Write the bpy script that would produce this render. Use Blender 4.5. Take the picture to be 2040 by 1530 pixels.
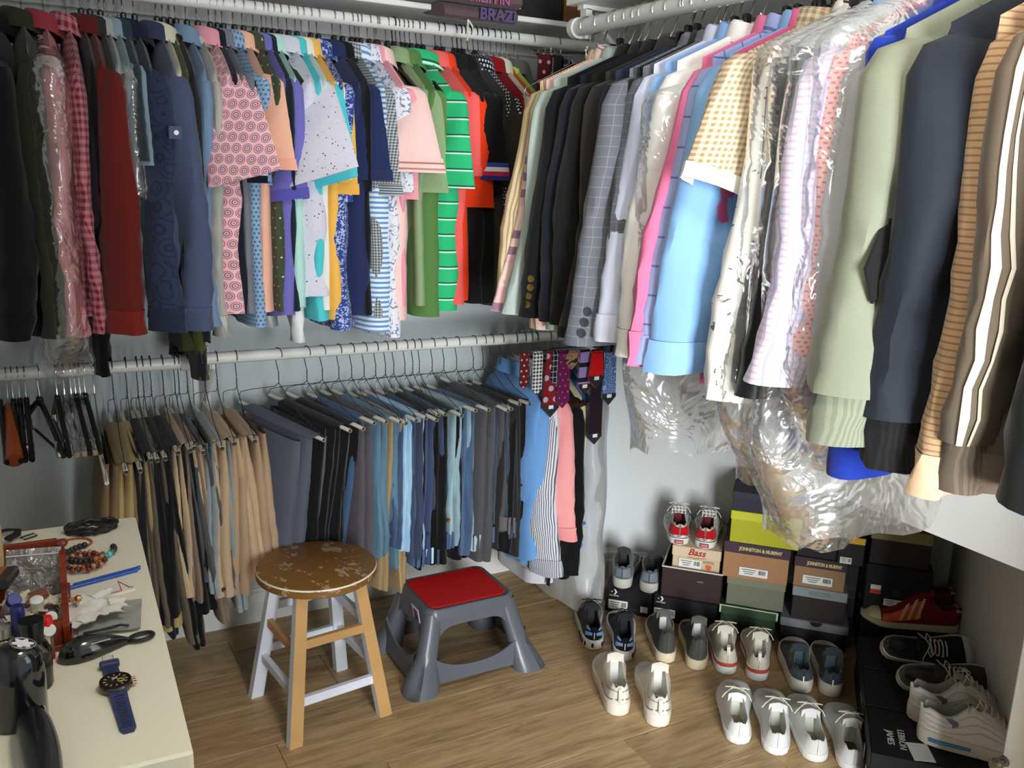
import bpy, bmesh, math, random
from mathutils import Vector, Matrix, noise
for o in list(bpy.data.objects): bpy.data.objects.remove(o)
S=bpy.context.scene; COL=S.collection
PI=math.pi; sin=math.sin; cos=math.cos
# ---------------------------------------------------------------- camera, world, lights, exposure
cam=bpy.data.cameras.new('camera'); co=bpy.data.objects.new('camera',cam); COL.objects.link(co)
cam.sensor_fit='HORIZONTAL'; cam.sensor_width=36; cam.lens=1793.777/2040*36; cam.clip_start=.02
co.matrix_world=Matrix(((.875088,.081125,-.477116,0),(-.482808,.214424,-.849069,0),(.033424,.973366,.226808,1.535),(0,0,0,1)))
S.camera=co
S.view_settings.view_transform='Standard'; S.view_settings.look='None'
S.view_settings.exposure=0.46; S.view_settings.gamma=1; S.view_settings.use_curve_mapping=False
W=bpy.data.worlds.new('room_daylight'); S.world=W; W.use_nodes=True
W.node_tree.nodes['Background'].inputs[0].default_value=(.80,.92,1,1); W.node_tree.nodes['Background'].inputs[1].default_value=.5
def area(name,loc,tgt,sx,sy,power,col):
    l=bpy.data.lights.new(name,'AREA'); l.shape='RECTANGLE'; l.size=sx; l.size_y=sy; l.energy=power; l.color=col
    o=bpy.data.objects.new(name,l); COL.objects.link(o); o.location=loc
    o.rotation_euler=(Vector(tgt)-Vector(loc)).to_track_quat('-Z','Y').to_euler(); return o
area('ceiling_lamp_light',(.62,.72,2.36),(.66,.80,0),.34,.34,6.5,(1,.92,.82))
area('window_daylight',(.12,-1.9,1.15),(1.5,2.3,.55),1.2,1.7,235,(.90,.96,1))
# ---------------------------------------------------------------- helpers
def lin(c):
    if c is None: return (0,0,0,1)
    r=[]
    for v in c[:3]:
        v/=255; r.append(v/12.92 if v<=.04045 else ((v+.055)/1.055)**2.4)
    return (*r,1)
class NT:
    def __init__(s,name):
        s.m=bpy.data.materials.new(name); s.m.use_nodes=True; s.t=s.m.node_tree; s.L=s.t.links
        s.b=s.t.nodes['Principled BSDF']; s.out=s.t.nodes['Material Output']
    def n(s,ty,**k):
        x=s.t.nodes.new('ShaderNode'+ty)
        for a,b in k.items(): setattr(x,a,b)
        return x
    def set(s,sock,v):
        if hasattr(v,'is_output') or isinstance(v,bpy.types.NodeSocket): s.L.new(v,sock)
        else: sock.default_value=v
    def m_(s,op,a,b=0.,c=None):
        x=s.n('Math',operation=op); s.set(x.inputs[0],a); s.set(x.inputs[1],b)
        if c is not None: s.set(x.inputs[2],c)
        return x.outputs[0]
    def mix(s,f,a,b):
        x=s.n('Mix',data_type='RGBA'); s.set(x.inputs[0],f); s.set(x.inputs[6],a); s.set(x.inputs[7],b); return x.outputs[2]
    def uv(s):
        x=s.n('TexCoord'); return x.outputs['UV']
    def sep(s,v):
        x=s.n('SeparateXYZ'); s.L.new(v,x.inputs[0]); return x.outputs[0],x.outputs[1],x.outputs[2]
    def scale(s,v,sc):
        x=s.n('VectorMath',operation='MULTIPLY'); s.L.new(v,x.inputs[0]); x.inputs[1].default_value=sc; return x.outputs[0]
    def noise(s,v,scale,detail=2.,rough=.5,dist=0.):
        x=s.n('TexNoise'); s.L.new(v,x.inputs['Vector']); x.inputs['Scale'].default_value=scale; x.inputs['Detail'].default_value=detail
        x.inputs['Roughness'].default_value=rough; x.inputs['Distortion'].default_value=dist; return x.outputs['Fac']
    def vor(s,v,scale,feat='F1'):
        x=s.n('TexVoronoi',feature=feat); s.L.new(v,x.inputs['Vector']); x.inputs['Scale'].default_value=scale; return x.outputs['Distance']
    def bump(s,h,st=.3,d=.002):
        x=s.n('Bump'); x.inputs['Strength'].default_value=st; x.inputs['Distance'].default_value=d
        s.L.new(h,x.inputs['Height']); s.L.new(x.outputs[0],s.b.inputs['Normal'])
    def p(s,**k):
        for a,v in k.items(): s.set(s.b.inputs[a.replace('_',' ')],v)
_fc={}
def fab(c,pat='solid',c2=None,c3=None,p=.02,w=.5,rough=.9,bump=.25):
    key=(c,pat,c2,c3,p,w,rough,bump)
    if key in _fc: return _fc[key]
    N=NT('cloth_'+pat); uv=N.uv(); u,v,_=N.sep(uv); dk=lambda c:tuple([v**1.2 for v in lin(c)[:3]]+[1]); A=dk(c); B=dk(c2); D=dk(c3)
    fr=lambda x,per: N.m_('FRACT',N.m_('DIVIDE',N.m_('ADD',x,10.),per))
    lt=lambda a,b: N.m_('LESS_THAN',a,b)
    wob=None
    if pat=='solid': col=A
    elif pat=='stripe': col=N.mix(lt(fr(v,p),w),A,B)
    elif pat=='vstripe': col=N.mix(lt(fr(u,p),w),A,B)
    elif pat=='edge': # thin dark line under each stripe
        f=fr(v,p); col=N.mix(lt(f,w),N.mix(lt(f,w+.09),A,D),B)
    elif pat=='check': col=N.mix(N.m_('MULTIPLY',N.m_('ADD',lt(fr(u,p),w),lt(fr(v,p),w)),.5),A,B)
    elif pat=='tatter':
        col=N.mix(N.m_('MULTIPLY',lt(fr(u,p),w),.75),A,B); col=N.mix(N.m_('MULTIPLY',lt(fr(v,p*1.15),w),.6),col,D)
    elif pat=='window': col=N.mix(N.m_('MAXIMUM',lt(fr(u,p),w),lt(fr(v,p*1.3),w)),A,B)
    elif pat in('dots','geo'):
        row=N.m_('FLOOR',N.m_('DIVIDE',N.m_('ADD',v,10.),p)); half=N.m_('MULTIPLY',N.m_('MODULO',row,2.),.5)
        du=N.m_('SUBTRACT',N.m_('FRACT',N.m_('ADD',N.m_('DIVIDE',N.m_('ADD',u,10.),p*1.05),half)),.5); dv=N.m_('SUBTRACT',fr(v,p),.5)
        d=N.m_('SQRT',N.m_('ADD',N.m_('MULTIPLY',du,du),N.m_('MULTIPLY',dv,dv)))
        if pat=='dots': col=N.mix(lt(d,w),A,B)
        else:
            r1=N.m_('COMPARE',d,.40,.045); r2=N.m_('COMPARE',d,.23,.05); r3=lt(d,.09)
            col=N.mix(r1,A,B); col=N.mix(r2,col,D); col=N.mix(r3,col,B)
    elif pat=='floral':
        a=lt(N.vor(uv,1/p),w); b=lt(N.vor(N.scale(uv,(1.3,1.3,1)),1.1/p),w*.8); col=N.mix(b,N.mix(a,A,B),D if c3 else B)
    elif pat=='leaf':
        a=N.m_('GREATER_THAN',N.noise(uv,1/p,1.,.5,1.6),w); col=N.mix(a,A,B)
    elif pat=='heather': col=N.mix(N.noise(N.scale(uv,(1,3,1)),1/p,3.,.7),A,B)
    elif pat=='paisley':
        d=N.m_('SINE',N.m_('MULTIPLY',N.vor(uv,1/p),26.)); col=N.mix(N.m_('MULTIPLY',N.m_('GREATER_THAN',d,.72),.8),A,B)
    elif pat=='denim':
        f=N.noise(N.scale(uv,(1,.35,1)),9.,3.,.6); g=N.noise(N.scale(uv,(3,1,1)),400.,1.)
        q=N.m_('MULTIPLY',N.m_('SUBTRACT',f,.38),3.2); x=N.n('Clamp'); N.L.new(q,x.inputs[0])
        col=N.mix(x.outputs[0],A,B); col=N.mix(N.m_('MULTIPLY',g,.13),col,lin((190,205,220)))
    elif pat=='slub': col=N.mix(N.noise(N.scale(uv,(1,.12,1)),1/p,2.),A,B)
    elif pat=='patch':
        k=N.m_('FLOOR',N.m_('DIVIDE',N.m_('ADD',v,10.),p)); h=N.m_('FRACT',N.m_('MULTIPLY',N.m_('SINE',N.m_('MULTIPLY',k,12.99)),43.7))
        col=N.mix(lt(h,.4),A,B); col=N.mix(N.m_('GREATER_THAN',h,.78),col,D)
    if pat!='denim':
        nz=N.noise(uv,7.,2.); x=N.n('HueSaturation'); N.set(x.inputs['Color'],col); N.set(x.inputs['Value'],N.m_('ADD',N.m_('MULTIPLY',nz,.16),.92)); col=x.outputs[0]
    N.p(Base_Color=col,Roughness=rough); N.b.inputs['Specular IOR Level'].default_value=.25
    try: N.b.inputs['Sheen Weight'].default_value=.12
    except Exception: pass
    wv=N.noise(uv,650.,1.); wr=N.noise(uv,16.,3.,.55)
    N.bump(N.m_('ADD',N.m_('MULTIPLY',wv,.12),wr),bump,.006)
    _fc[key]=N.m; return N.m
_pc={}
def plain(c,rough=.5,metal=0.,spec=.5,coat=0.,bump=0.,bs=60.,var=0.,emit=0.):
    key=(c,rough,metal,spec,coat,bump,bs,var,emit)
    if key in _pc: return _pc[key]
    N=NT('finish'); N.p(Base_Color=lin(c),Roughness=rough,Metallic=metal); N.b.inputs['Specular IOR Level'].default_value=spec
    if coat: N.b.inputs['Coat Weight'].default_value=coat
    tc=N.n('TexCoord').outputs['Object']
    if var:
        x=N.n('HueSaturation'); x.inputs['Color'].default_value=lin(c); N.set(x.inputs['Value'],N.m_('ADD',N.m_('MULTIPLY',N.noise(tc,bs,3.),var*2),1-var)); N.L.new(x.outputs[0],N.b.inputs['Base Color'])
    if bump: N.bump(N.noise(tc,bs,3.),bump,.003)
    if emit: N.b.inputs['Emission Color'].default_value=lin(c); N.b.inputs['Emission Strength'].default_value=emit
    _pc[key]=N.m; return N.m
def film_mat(base=.16,haze=.12,bump=.8,scale=14.,tint=(236,236,232),gr=.16,fk=.55):
    N=NT('clear_film'); tc=N.n('TexCoord').outputs['Object']
    h=N.m_('ADD',N.noise(tc,scale,3.,.55,.8),N.m_('MULTIPLY',N.vor(tc,scale*.8,'SMOOTH_F1'),.8))
    bp=N.n('Bump'); bp.inputs['Strength'].default_value=bump; bp.inputs['Distance'].default_value=.03; N.L.new(h,bp.inputs['Height'])
    g=N.n('BsdfGlossy'); g.inputs['Roughness'].default_value=gr; g.inputs['Color'].default_value=(1,1,1,1); N.L.new(bp.outputs[0],g.inputs['Normal'])
    d=N.n('BsdfTranslucent'); d.inputs['Color'].default_value=lin(tint); N.L.new(bp.outputs[0],d.inputs['Normal'])
    d2=N.n('BsdfDiffuse'); d2.inputs['Color'].default_value=lin(tint); N.L.new(bp.outputs[0],d2.inputs['Normal'])
    a0=N.n('MixShader'); a0.inputs[0].default_value=.5; N.L.new(d.outputs[0],a0.inputs[1]); N.L.new(d2.outputs[0],a0.inputs[2])
    t=N.n('BsdfTransparent'); a=N.n('MixShader'); a.inputs[0].default_value=haze; N.L.new(t.outputs[0],a.inputs[1]); N.L.new(a0.outputs[0],a.inputs[2])
    lw=N.n('LayerWeight'); lw.inputs[0].default_value=.35; N.L.new(bp.outputs[0],lw.inputs['Normal'])
    f=N.m_('ADD',N.m_('MULTIPLY',lw.outputs['Fresnel'],fk),base*.4)
    b=N.n('MixShader'); N.L.new(f,b.inputs[0]); N.L.new(a.outputs[0],b.inputs[1]); N.L.new(g.outputs[0],b.inputs[2]); N.L.new(b.outputs[0],N.out.inputs[0])
    return N.m
class MB:
    def __init__(s): s.v=[]; s.f=[]; s.uv=[]; s.mi=[]
    def face(s,idx,uvs=None,mi=0):
        s.f.append(tuple(idx)); s.uv.append(uvs or [(s.v[i][0]+s.v[i][1],s.v[i][2]) for i in idx]); s.mi.append(mi)
    def grid(s,P,U=None,closed=False,mi=0,mf=None,flip=False):
        nr=len(P); nc=len(P[0]); b=len(s.v)
        for r in P: s.v.extend(tuple(q) for q in r)
        for i in range(nr-1):
            for j in range(nc if closed else nc-1):
                k=(j+1)%nc; q=[b+i*nc+j,b+i*nc+k,b+(i+1)*nc+k,b+(i+1)*nc+j]
                uv=[U[i][j],U[i][j+1],U[i+1][j+1],U[i+1][j]] if U else None
                if flip: q=q[::-1]; uv=uv[::-1] if uv else None
                s.face(q,uv,mf(i,j) if mf else mi)
        return b
    def cap(s,b,n,mi=0,flip=False):
        q=list(range(b,b+n)); s.face(q[::-1] if flip else q,None,mi)
    def box(s,c,d,mi=0,M=None,bev=0.):
        x,y,z=[k/2 for k in d]; b=len(s.v)
        if not bev:
            pts=[Vector((sx*x,sy*y,sz*z)) for sz in(-1,1) for sy in(-1,1) for sx in(-1,1)]
            fs=[(0,2,3,1),(4,5,7,6),(0,1,5,4),(2,6,7,3),(0,4,6,2),(1,3,7,5)]
        else:
            bv=min(bev,x*.9,y*.9,z*.9); pts=[];fs=[]
            def i3(sx,sy,sz,a): return (((sz>0)*2+(sy>0))*2+(sx>0))*3+a
            for sz in(-1,1):
                for sy in(-1,1):
                    for sx in(-1,1):
                        for a in range(3): pts.append(Vector((sx*(x-(bv if a!=0 else 0)),sy*(y-(bv if a!=1 else 0)),sz*(z-(bv if a!=2 else 0)))))
            for a in range(3):
                o=[k for k in range(3) if k!=a]
                for g in(-1,1):
                    q=[]
                    for (p1,p2) in((-1,-1),(1,-1),(1,1),(-1,1)):
                        t=[0,0,0]; t[a]=g; t[o[0]]=p1; t[o[1]]=p2; q.append(i3(*t,a))
                    fs.append(q)
                for g1 in(-1,1):
                    for g2 in(-1,1):
                        t1=[0,0,0];t2=[0,0,0]; t1[a]=-1;t2[a]=1
                        for t in(t1,t2): t[o[0]]=g1; t[o[1]]=g2
                        fs.append([i3(*t1,o[0]),i3(*t1,o[1]),i3(*t2,o[1]),i3(*t2,o[0])])
            for sz in(-1,1):
                for sy in(-1,1):
                    for sx in(-1,1): fs.append([i3(sx,sy,sz,a) for a in range(3)])
        cv=Vector(c)
        for q in pts:
            q=q+cv; q=M@q if M else q; s.v.append(tuple(q))
        for q in fs: s.face([b+i for i in q],None,mi)
    def tube(s,path,r,n=7,closed=False,cap=True,mi=0,flat=1.):
        P=[Vector(p) for p in path]; m=len(P); up=Vector((0,0,1)); rows=[]; L=0; U=[]; pn=None
        for i,p in enumerate(P):
            t=(P[(i+1)%m]-P[i-1]) if closed else (P[min(i+1,m-1)]-P[max(i-1,0)])
            if t.length<1e-9: t=Vector((0,0,1))
            t.normalize()
            if pn is None:
                pn=t.cross(up)
                if pn.length<.05: pn=t.cross(Vector((1,0,0)))
            pn=(pn-t*pn.dot(t))
            pn.normalize(); bn=t.cross(pn); rr=r[i] if isinstance(r,(list,tuple)) else r
            rows.append([p+pn*rr*cos(2*PI*k/n)+bn*rr*flat*sin(2*PI*k/n) for k in range(n)])
            if i: L+=(P[i]-P[i-1]).length
            U.append([(k/n*2*PI*rr,L) for k in range(n+1)])
        if closed: rows.append(rows[0]); U.append(U[0])
        b=s.grid(rows,U,True,mi)
        if cap and not closed: s.cap(b,n,mi); s.cap(b+(m-1)*n,n,mi,True)
    def lathe(s,prof,c=(0,0,0),n=20,mi=0,M=None,sx=1.,sy=1.):
        rows=[]; U=[]
        for r,z in prof:
            row=[Vector((c[0]+sx*r*cos(2*PI*k/n),c[1]+sy*r*sin(2*PI*k/n),c[2]+z)) for k in range(n)]
            rows.append([M@q for q in row] if M else row); U.append([(k/n,z) for k in range(n+1)])
        s.grid(rows,U,True,mi)
    def ext(s,poly,h,M=None,mi=0):
        n=len(poly); b=len(s.v)
        for z in(0,h):
            for x,y in poly:
                q=Vector((x,y,z)); s.v.append(tuple(M@q if M else q))
        s.face([b+i for i in range(n)][::-1],None,mi); s.face([b+n+i for i in range(n)],None,mi)
        for i in range(n): k=(i+1)%n; s.face([b+i,b+k,b+n+k,b+n+i],None,mi)
    def build(s,name,mats,parent=None,smooth=True,loc=None,rot=None):
        me=bpy.data.meshes.new(name); me.from_pydata(s.v,[],s.f)
        ul=me.uv_layers.new(name='UVMap'); fl=[]
        for q in s.uv:
            for a in q: fl.extend(a)
        ul.data.foreach_set('uv',fl)
        if not isinstance(mats,(list,tuple)): mats=[mats]
        for m in mats: me.materials.append(m)
        me.polygons.foreach_set('material_index',s.mi)
        me.polygons.foreach_set('use_smooth',[bool(smooth)]*len(s.f)); me.update()
        if smooth: 
            try: me.set_sharp_from_angle(angle=math.radians(42))
            except Exception: pass
        o=bpy.data.objects.new(name,me); COL.objects.link(o)
        if parent is not None: o.parent=parent
        if loc is not None: o.location=loc
        if rot is not None: o.rotation_euler=rot
        return o
def tag(o,label=None,cat=None,group=None,kind=None):
    if label: o['label']=label
    if cat: o['category']=cat
    if group: o['group']=group
    if kind: o['kind']=kind
    return o
def thing(name,label,cat,loc=(0,0,0),rz=0.,group=None,rot=None):
    o=bpy.data.objects.new(name,None); o.empty_display_size=.02; COL.objects.link(o); o.location=loc; o.rotation_euler=rot or (0,0,rz); return tag(o,label,cat,group)
def copy_tree(o,parent=None):
    c=o.copy(); COL.objects.link(c)
    if parent: c.parent=parent
    for ch in o.children: copy_tree(ch,c)
    return c
def text(body,size,mat,parent,loc,rot,name='lettering',shear=0.,sx=1.,bold=0.):
    cu=bpy.data.curves.new('t','FONT'); cu.body=body; cu.size=size; cu.align_x='CENTER'; cu.align_y='CENTER'; cu.extrude=.0004; cu.shear=shear; cu.offset=bold; cu.resolution_u=3
    o=bpy.data.objects.new('t',cu); COL.objects.link(o); bpy.context.view_layer.update()
    me=bpy.data.meshes.new_from_object(o.evaluated_get(bpy.context.evaluated_depsgraph_get())); bpy.data.objects.remove(o)
    me.materials.clear(); me.materials.append(mat); q=bpy.data.objects.new(name,me); COL.objects.link(q); q.parent=parent; q.location=loc; q.rotation_euler=rot; q.scale=(sx,1,1); return q
def sm(a,b,x):
    t=max(0.,min(1.,(x-a)/(b-a))); return t*t*(3-2*t)
def lp(a,b,t): return a+(b-a)*t
WHITE=plain((232,231,226),.45); OFFW=plain((226,225,219),.55); CHROME=plain((200,200,200),.18,1.); BLKPL=plain((20,20,21),.35); CLEARPL=None
# ---------------------------------------------------------------- the room
def wallmat(c,s=1.):
    N=NT('painted_wall'); tc=N.n('NewGeometry').outputs['Position']
    x=N.n('HueSaturation'); x.inputs['Color'].default_value=lin(c); N.set(x.inputs['Value'],N.m_('ADD',N.m_('MULTIPLY',N.noise(tc,2.5,3.),.08),.96)); N.L.new(x.outputs[0],N.b.inputs['Base Color'])
    N.p(Roughness=.75); N.bump(N.noise(tc,220.,2.),.08,.002); return N.m
WALL=wallmat((206,213,213)); CEIL=wallmat((228,227,222)); TRIM=plain((226,224,217),.4)
def slab(name,pts,z0,z1,th,mat,parent=None):
    # vertical wall slab through plan points pts, thickness th to the left of the direction of travel
    b=MB(); (x0,y0),(x1,y1)=pts; d=Vector((x1-x0,y1-y0,0)).normalized(); n=Vector((-d.y,d.x,0))*th
    poly=[(x0,y0),(x1,y1),(x1+n.x,y1+n.y),(x0+n.x,y0+n.y)]; b.ext(poly,z1-z0,Matrix.Translation((0,0,z0)))
    o=b.build(name,mat,parent,False); 
    if parent is None: tag(o,kind='structure')
    return o
YB=2.905
BW=slab('wall_back',((1.85,YB),(-1.2,YB)),0,2.42,-.1,WALL)
b=MB(); b.box((1.915,2.786,1.21),(.27,.20,2.42)); tag(b.build('wall_chase',WALL,None,False),kind='structure')
EB=Vector((.687,-.7267,0)); ED=Vector((.7267,.687,0)); AB=math.atan2(-.7267,.687)
c0=Vector((1.972,2.686,0)); c1=c0+EB*1.212
slab('wall_niche_back',((c1.x,c1.y),(c0.x,c0.y)),0,2.42,-.1,wallmat((212,213,211)))
c2=c1-ED*2.0
slab('wall_niche_side',((c2.x,c2.y),(c1.x,c1.y)),0,2.42,-.1,wallmat((196,190,180)))
# the boxed-in upper wall on the right with the low opening under it
b=MB(); b.ext([(-.6,.79),(1.905,.79),(1.905,1.30),(2.36,1.30),(2.36,2.42),(-.6,2.42)],.045,Matrix(((0,0,1,1.74),(1,0,0,0),(0,1,0,0),(0,0,0,1))))
tag(b.build('wall_right',wallmat((226,224,219)),None,False),kind='structure')
b=MB(); b.box((1.765,.905,.395),(.05,.075,.79),bev=.004); tag(b.build('trim_1',plain((236,232,224),.35),None,False),kind='structure')
slab('wall_left',((-.46,YB),(-.46,-.5)),0,2.42,-.1,WALL)
slab('wall_front',((-.46,-.42),(.42,-.42)),0,2.42,-.1,WALL)
slab('wall_door_head',((.42,-.42),(1.74,-.42)),2.2,2.42,-.1,WALL)
b=MB(); b.box((.9,1.2,2.445),(4.6,3.8,.05)); tag(b.build('ceiling',CEIL,None,False),kind='structure')
# baseboards: tall board with a stepped moulding
def baseboard(name,p0,p1,n):
    p0=Vector((*p0,0)); p1=Vector((*p1,0)); n=Vector((*n,0)).normalized()
    prof=[(.016,0),(.016,.072),(.012,.08),(.012,.104),(.006,.112),(.004,.118),(0,.12)]
    b=MB(); rows=[[p+n*a+Vector((0,0,z)) for p in(p0,p1)] for a,z in prof]; b.grid(rows); return tag(b.build(name,TRIM,None,False),kind='structure')
baseboard('baseboard_back',(-1.2,YB),(1.78,YB),(0,-1)); baseboard('baseboard_chase',(1.775,2.686),(1.975,2.686),(0,-1))
baseboard('baseboard_niche_back',(c0.x,c0.y),(c1.x,c1.y),(-.7267,-.687)); baseboard('baseboard_niche_side',(c1.x,c1.y),(c2.x,c2.y),(-.687,.7267))
# floor: a subfloor with one plank object per board
def woodfloor():
    N=NT('oak_plank'); pos=N.n('NewGeometry').outputs['Position']; oi=N.n('ObjectInfo').outputs['Random']
    off=N.n('CombineXYZ'); N.L.new(N.m_('MULTIPLY',oi,37.),off.inputs[0]); N.L.new(N.m_('MULTIPLY',oi,11.),off.inputs[1])
    ad=N.n('VectorMath',operation='ADD'); N.L.new(pos,ad.inputs[0]); N.L.new(off.outputs[0],ad.inputs[1]); q=ad.outputs[0]
    g=N.noise(N.scale(q,(1.3,13,1)),3.2,5.,.62,1.2); fine=N.noise(N.scale(q,(3,90,1)),4.,3.,.6)
    kn=N.m_('SUBTRACT',1.,N.m_('MULTIPLY',N.vor(N.scale(q,(1.1,3.4,1)),2.1),5.5)); x=N.n('Clamp'); N.L.new(kn,x.inputs[0])
    cr=N.n('ValToRGB'); N.L.new(g,cr.inputs[0]); e=cr.color_ramp.elements
    e[0].position=.28; e[0].color=lin((146,112,68)); e[1].position=.72; e[1].color=lin((216,182,130)); m=e.new(.5); m.color=lin((192,156,102))
    col=N.mix(N.m_('MULTIPLY',fine,.45),cr.outputs[0],lin((120,88,56))); col=N.mix(N.m_('MULTIPLY',x.outputs[0],.75),col,lin((70,46,28)))
    st=N.m_('GREATER_THAN',N.noise(N.scale(q,(2.2,14,1)),2.6,3.,.6,.6),.69); col=N.mix(N.m_('MULTIPLY',st,.45),col,lin((82,56,34)))
    h=N.n('HueSaturation'); N.set(h.inputs['Color'],col); N.set(h.inputs['Value'],N.m_('ADD',N.m_('MULTIPLY',oi,.26),.84)); h.inputs['Saturation'].default_value=.92
    N.p(Base_Color=h.outputs[0],Roughness=N.m_('ADD',N.m_('MULTIPLY',fine,.25),.33)); N.bump(fine,.12,.002); return N.m
b=MB(); b.box((.9,1.0,-.016),(4.6,4.2,.02)); FLOOR=tag(b.build('floor',plain((64,46,30),.9),None,False),kind='structure')
OAK=woodfloor(); rr=random.Random(5); y=2.595-.2035*13; yr=0
while y<2.92:
    x=-1.2+[.0,.53-1.2*1+1.2,.2,.77,.35,.9][yr%6]-1.2
    if abs(y-1.985)<.02: x=.53-2.4
    if abs(y-2.189)<.03: x=1.405-3.6
    if abs(y-2.392)<.03: x=.773-2.4
    y1=min(y+.2035,2.9)
    while x<3.0:
        a=max(x,-1.2); e=min(x+1.2,3.0)
        if e-a>.05 and y1-y>.02:
            b=MB(); b.box(((a+e)/2,(y+y1)/2,-.003),(e-a-.0012,y1-y-.0012,.006),bev=.0012); b.build('plank',OAK,FLOOR,False)
        x+=1.2
    y+=.2035; yr+=1
# rods, shelves, brackets
def rod(name,label,p0,p1,r,mat,flange=None):
    t=thing(name,label,'closet rod',p0)
    P0=Vector((0,0,0)); P1=Vector(p1)-Vector(p0); b=MB(); b.tube([P0,P1],r,20); b.build('pole',mat,t)
    d=(P1-P0).normalized(); b=MB(); b.tube([P0-d*.001,P0+d*.022],r+.006,20); b.build('end_cap',mat,t); return t
RODW=plain((226,226,220),.35)
rod('closet_rod','long white closet rod on the back wall carrying the short sleeve shirts',(1.779,2.625,1.95),(-1.2,2.625,1.95),.0175,RODW)
rod('closet_rod','white closet rod at mid height carrying the folded trousers',(1.779,2.625,.992),(.425,2.625,.992),.0175,RODW)
rod('closet_rod','dim white closet rod at mid height carrying empty hangers and khaki trousers',(.42,2.625,.985),(-1.2,2.625,.985),.0175,RODW)
rod('closet_rod','thick white closet rod carrying suit jackets and bagged shirts',(1.46,2.303,1.943),(1.46,-.3,1.943),.0225,RODW)
def shelf(label,c,d):
    t=thing('closet_shelf',label,'shelf',(c[0],c[1],c[2]-d[2]/2)); b=MB(); b.box((0,0,d[2]/2),d,bev=.002); b.build('board',WHITE,t,False)
    b=MB()
    if d[0]>d[1]: b.box((0,d[1]/2-.012,-.03),(d[0],.022,.06),bev=.002)
    else: b.box((d[0]/2-.012,0,-.03),(.022,d[1],.06),bev=.002)
    b.build('cleat',WHITE,t,False); return t
shelf('white shelf over the long back rod with a folded sweater on it',(.32,2.752,2.006),(2.9,.304,.016))
shelf('white shelf over the thick rod with suit jackets',(1.59,.9,2.02),(.30,2.85,.03))
def bracket(label,x,y,z,ax):
    t=thing('shelf_bracket',label,'bracket',(x,y,z)); b=MB()
    if ax=='y':
        b.ext([(0,0),(0,-.16),(.03,-.16),(.20,-.02),(.20,0)],.018,Matrix(((0,0,1,-.009),(-1,0,0,0),(0,1,0,0),(0,0,0,1))))
        b.box((0,-.004,-.10),(.05,.008,.22)); s=(0,-.009,-.14)
    else:
        b.box((0,0,-.006),(.28,.03,.012)); b.box((.128,0,-.13),(.024,.03,.26)); b.box((-.12,0,-.05),(.02,.03,.08)); b.tube([(.118,0,-.21),(-.11,0,-.02)],.007,8)
        s=(.11,-.016,-.2)
    b.build('plate',WHITE,t,False); b=MB(); b.lathe([(0,0),(.006,0),(.006,.003),(0,.004)],s,10,0,None); b.build('screw',plain((40,40,42),.4,.6),t)
bracket('white triangular bracket on the wall below the mid height rod joint',.5,2.897,.965,'y')
bracket('white angle bracket under the shelf end above the jackets',1.60,2.28,2.004,'x')
# ceiling lamp, out of frame
t=thing('ceiling_lamp','round frosted ceiling lamp above the middle of the closet','lamp',(.62,.72,2.42)); b=MB(); b.lathe([(0,-.045),(.12,-.04),(.17,-.015),(.175,0)],n=28); b.build('shade',plain((255,244,228),.5,emit=2.),t)
b=MB(); b.lathe([(.18,-.008),(.19,-.008),(.19,0),(.18,0)],n=28); b.build('rim',WHITE,t)
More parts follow.
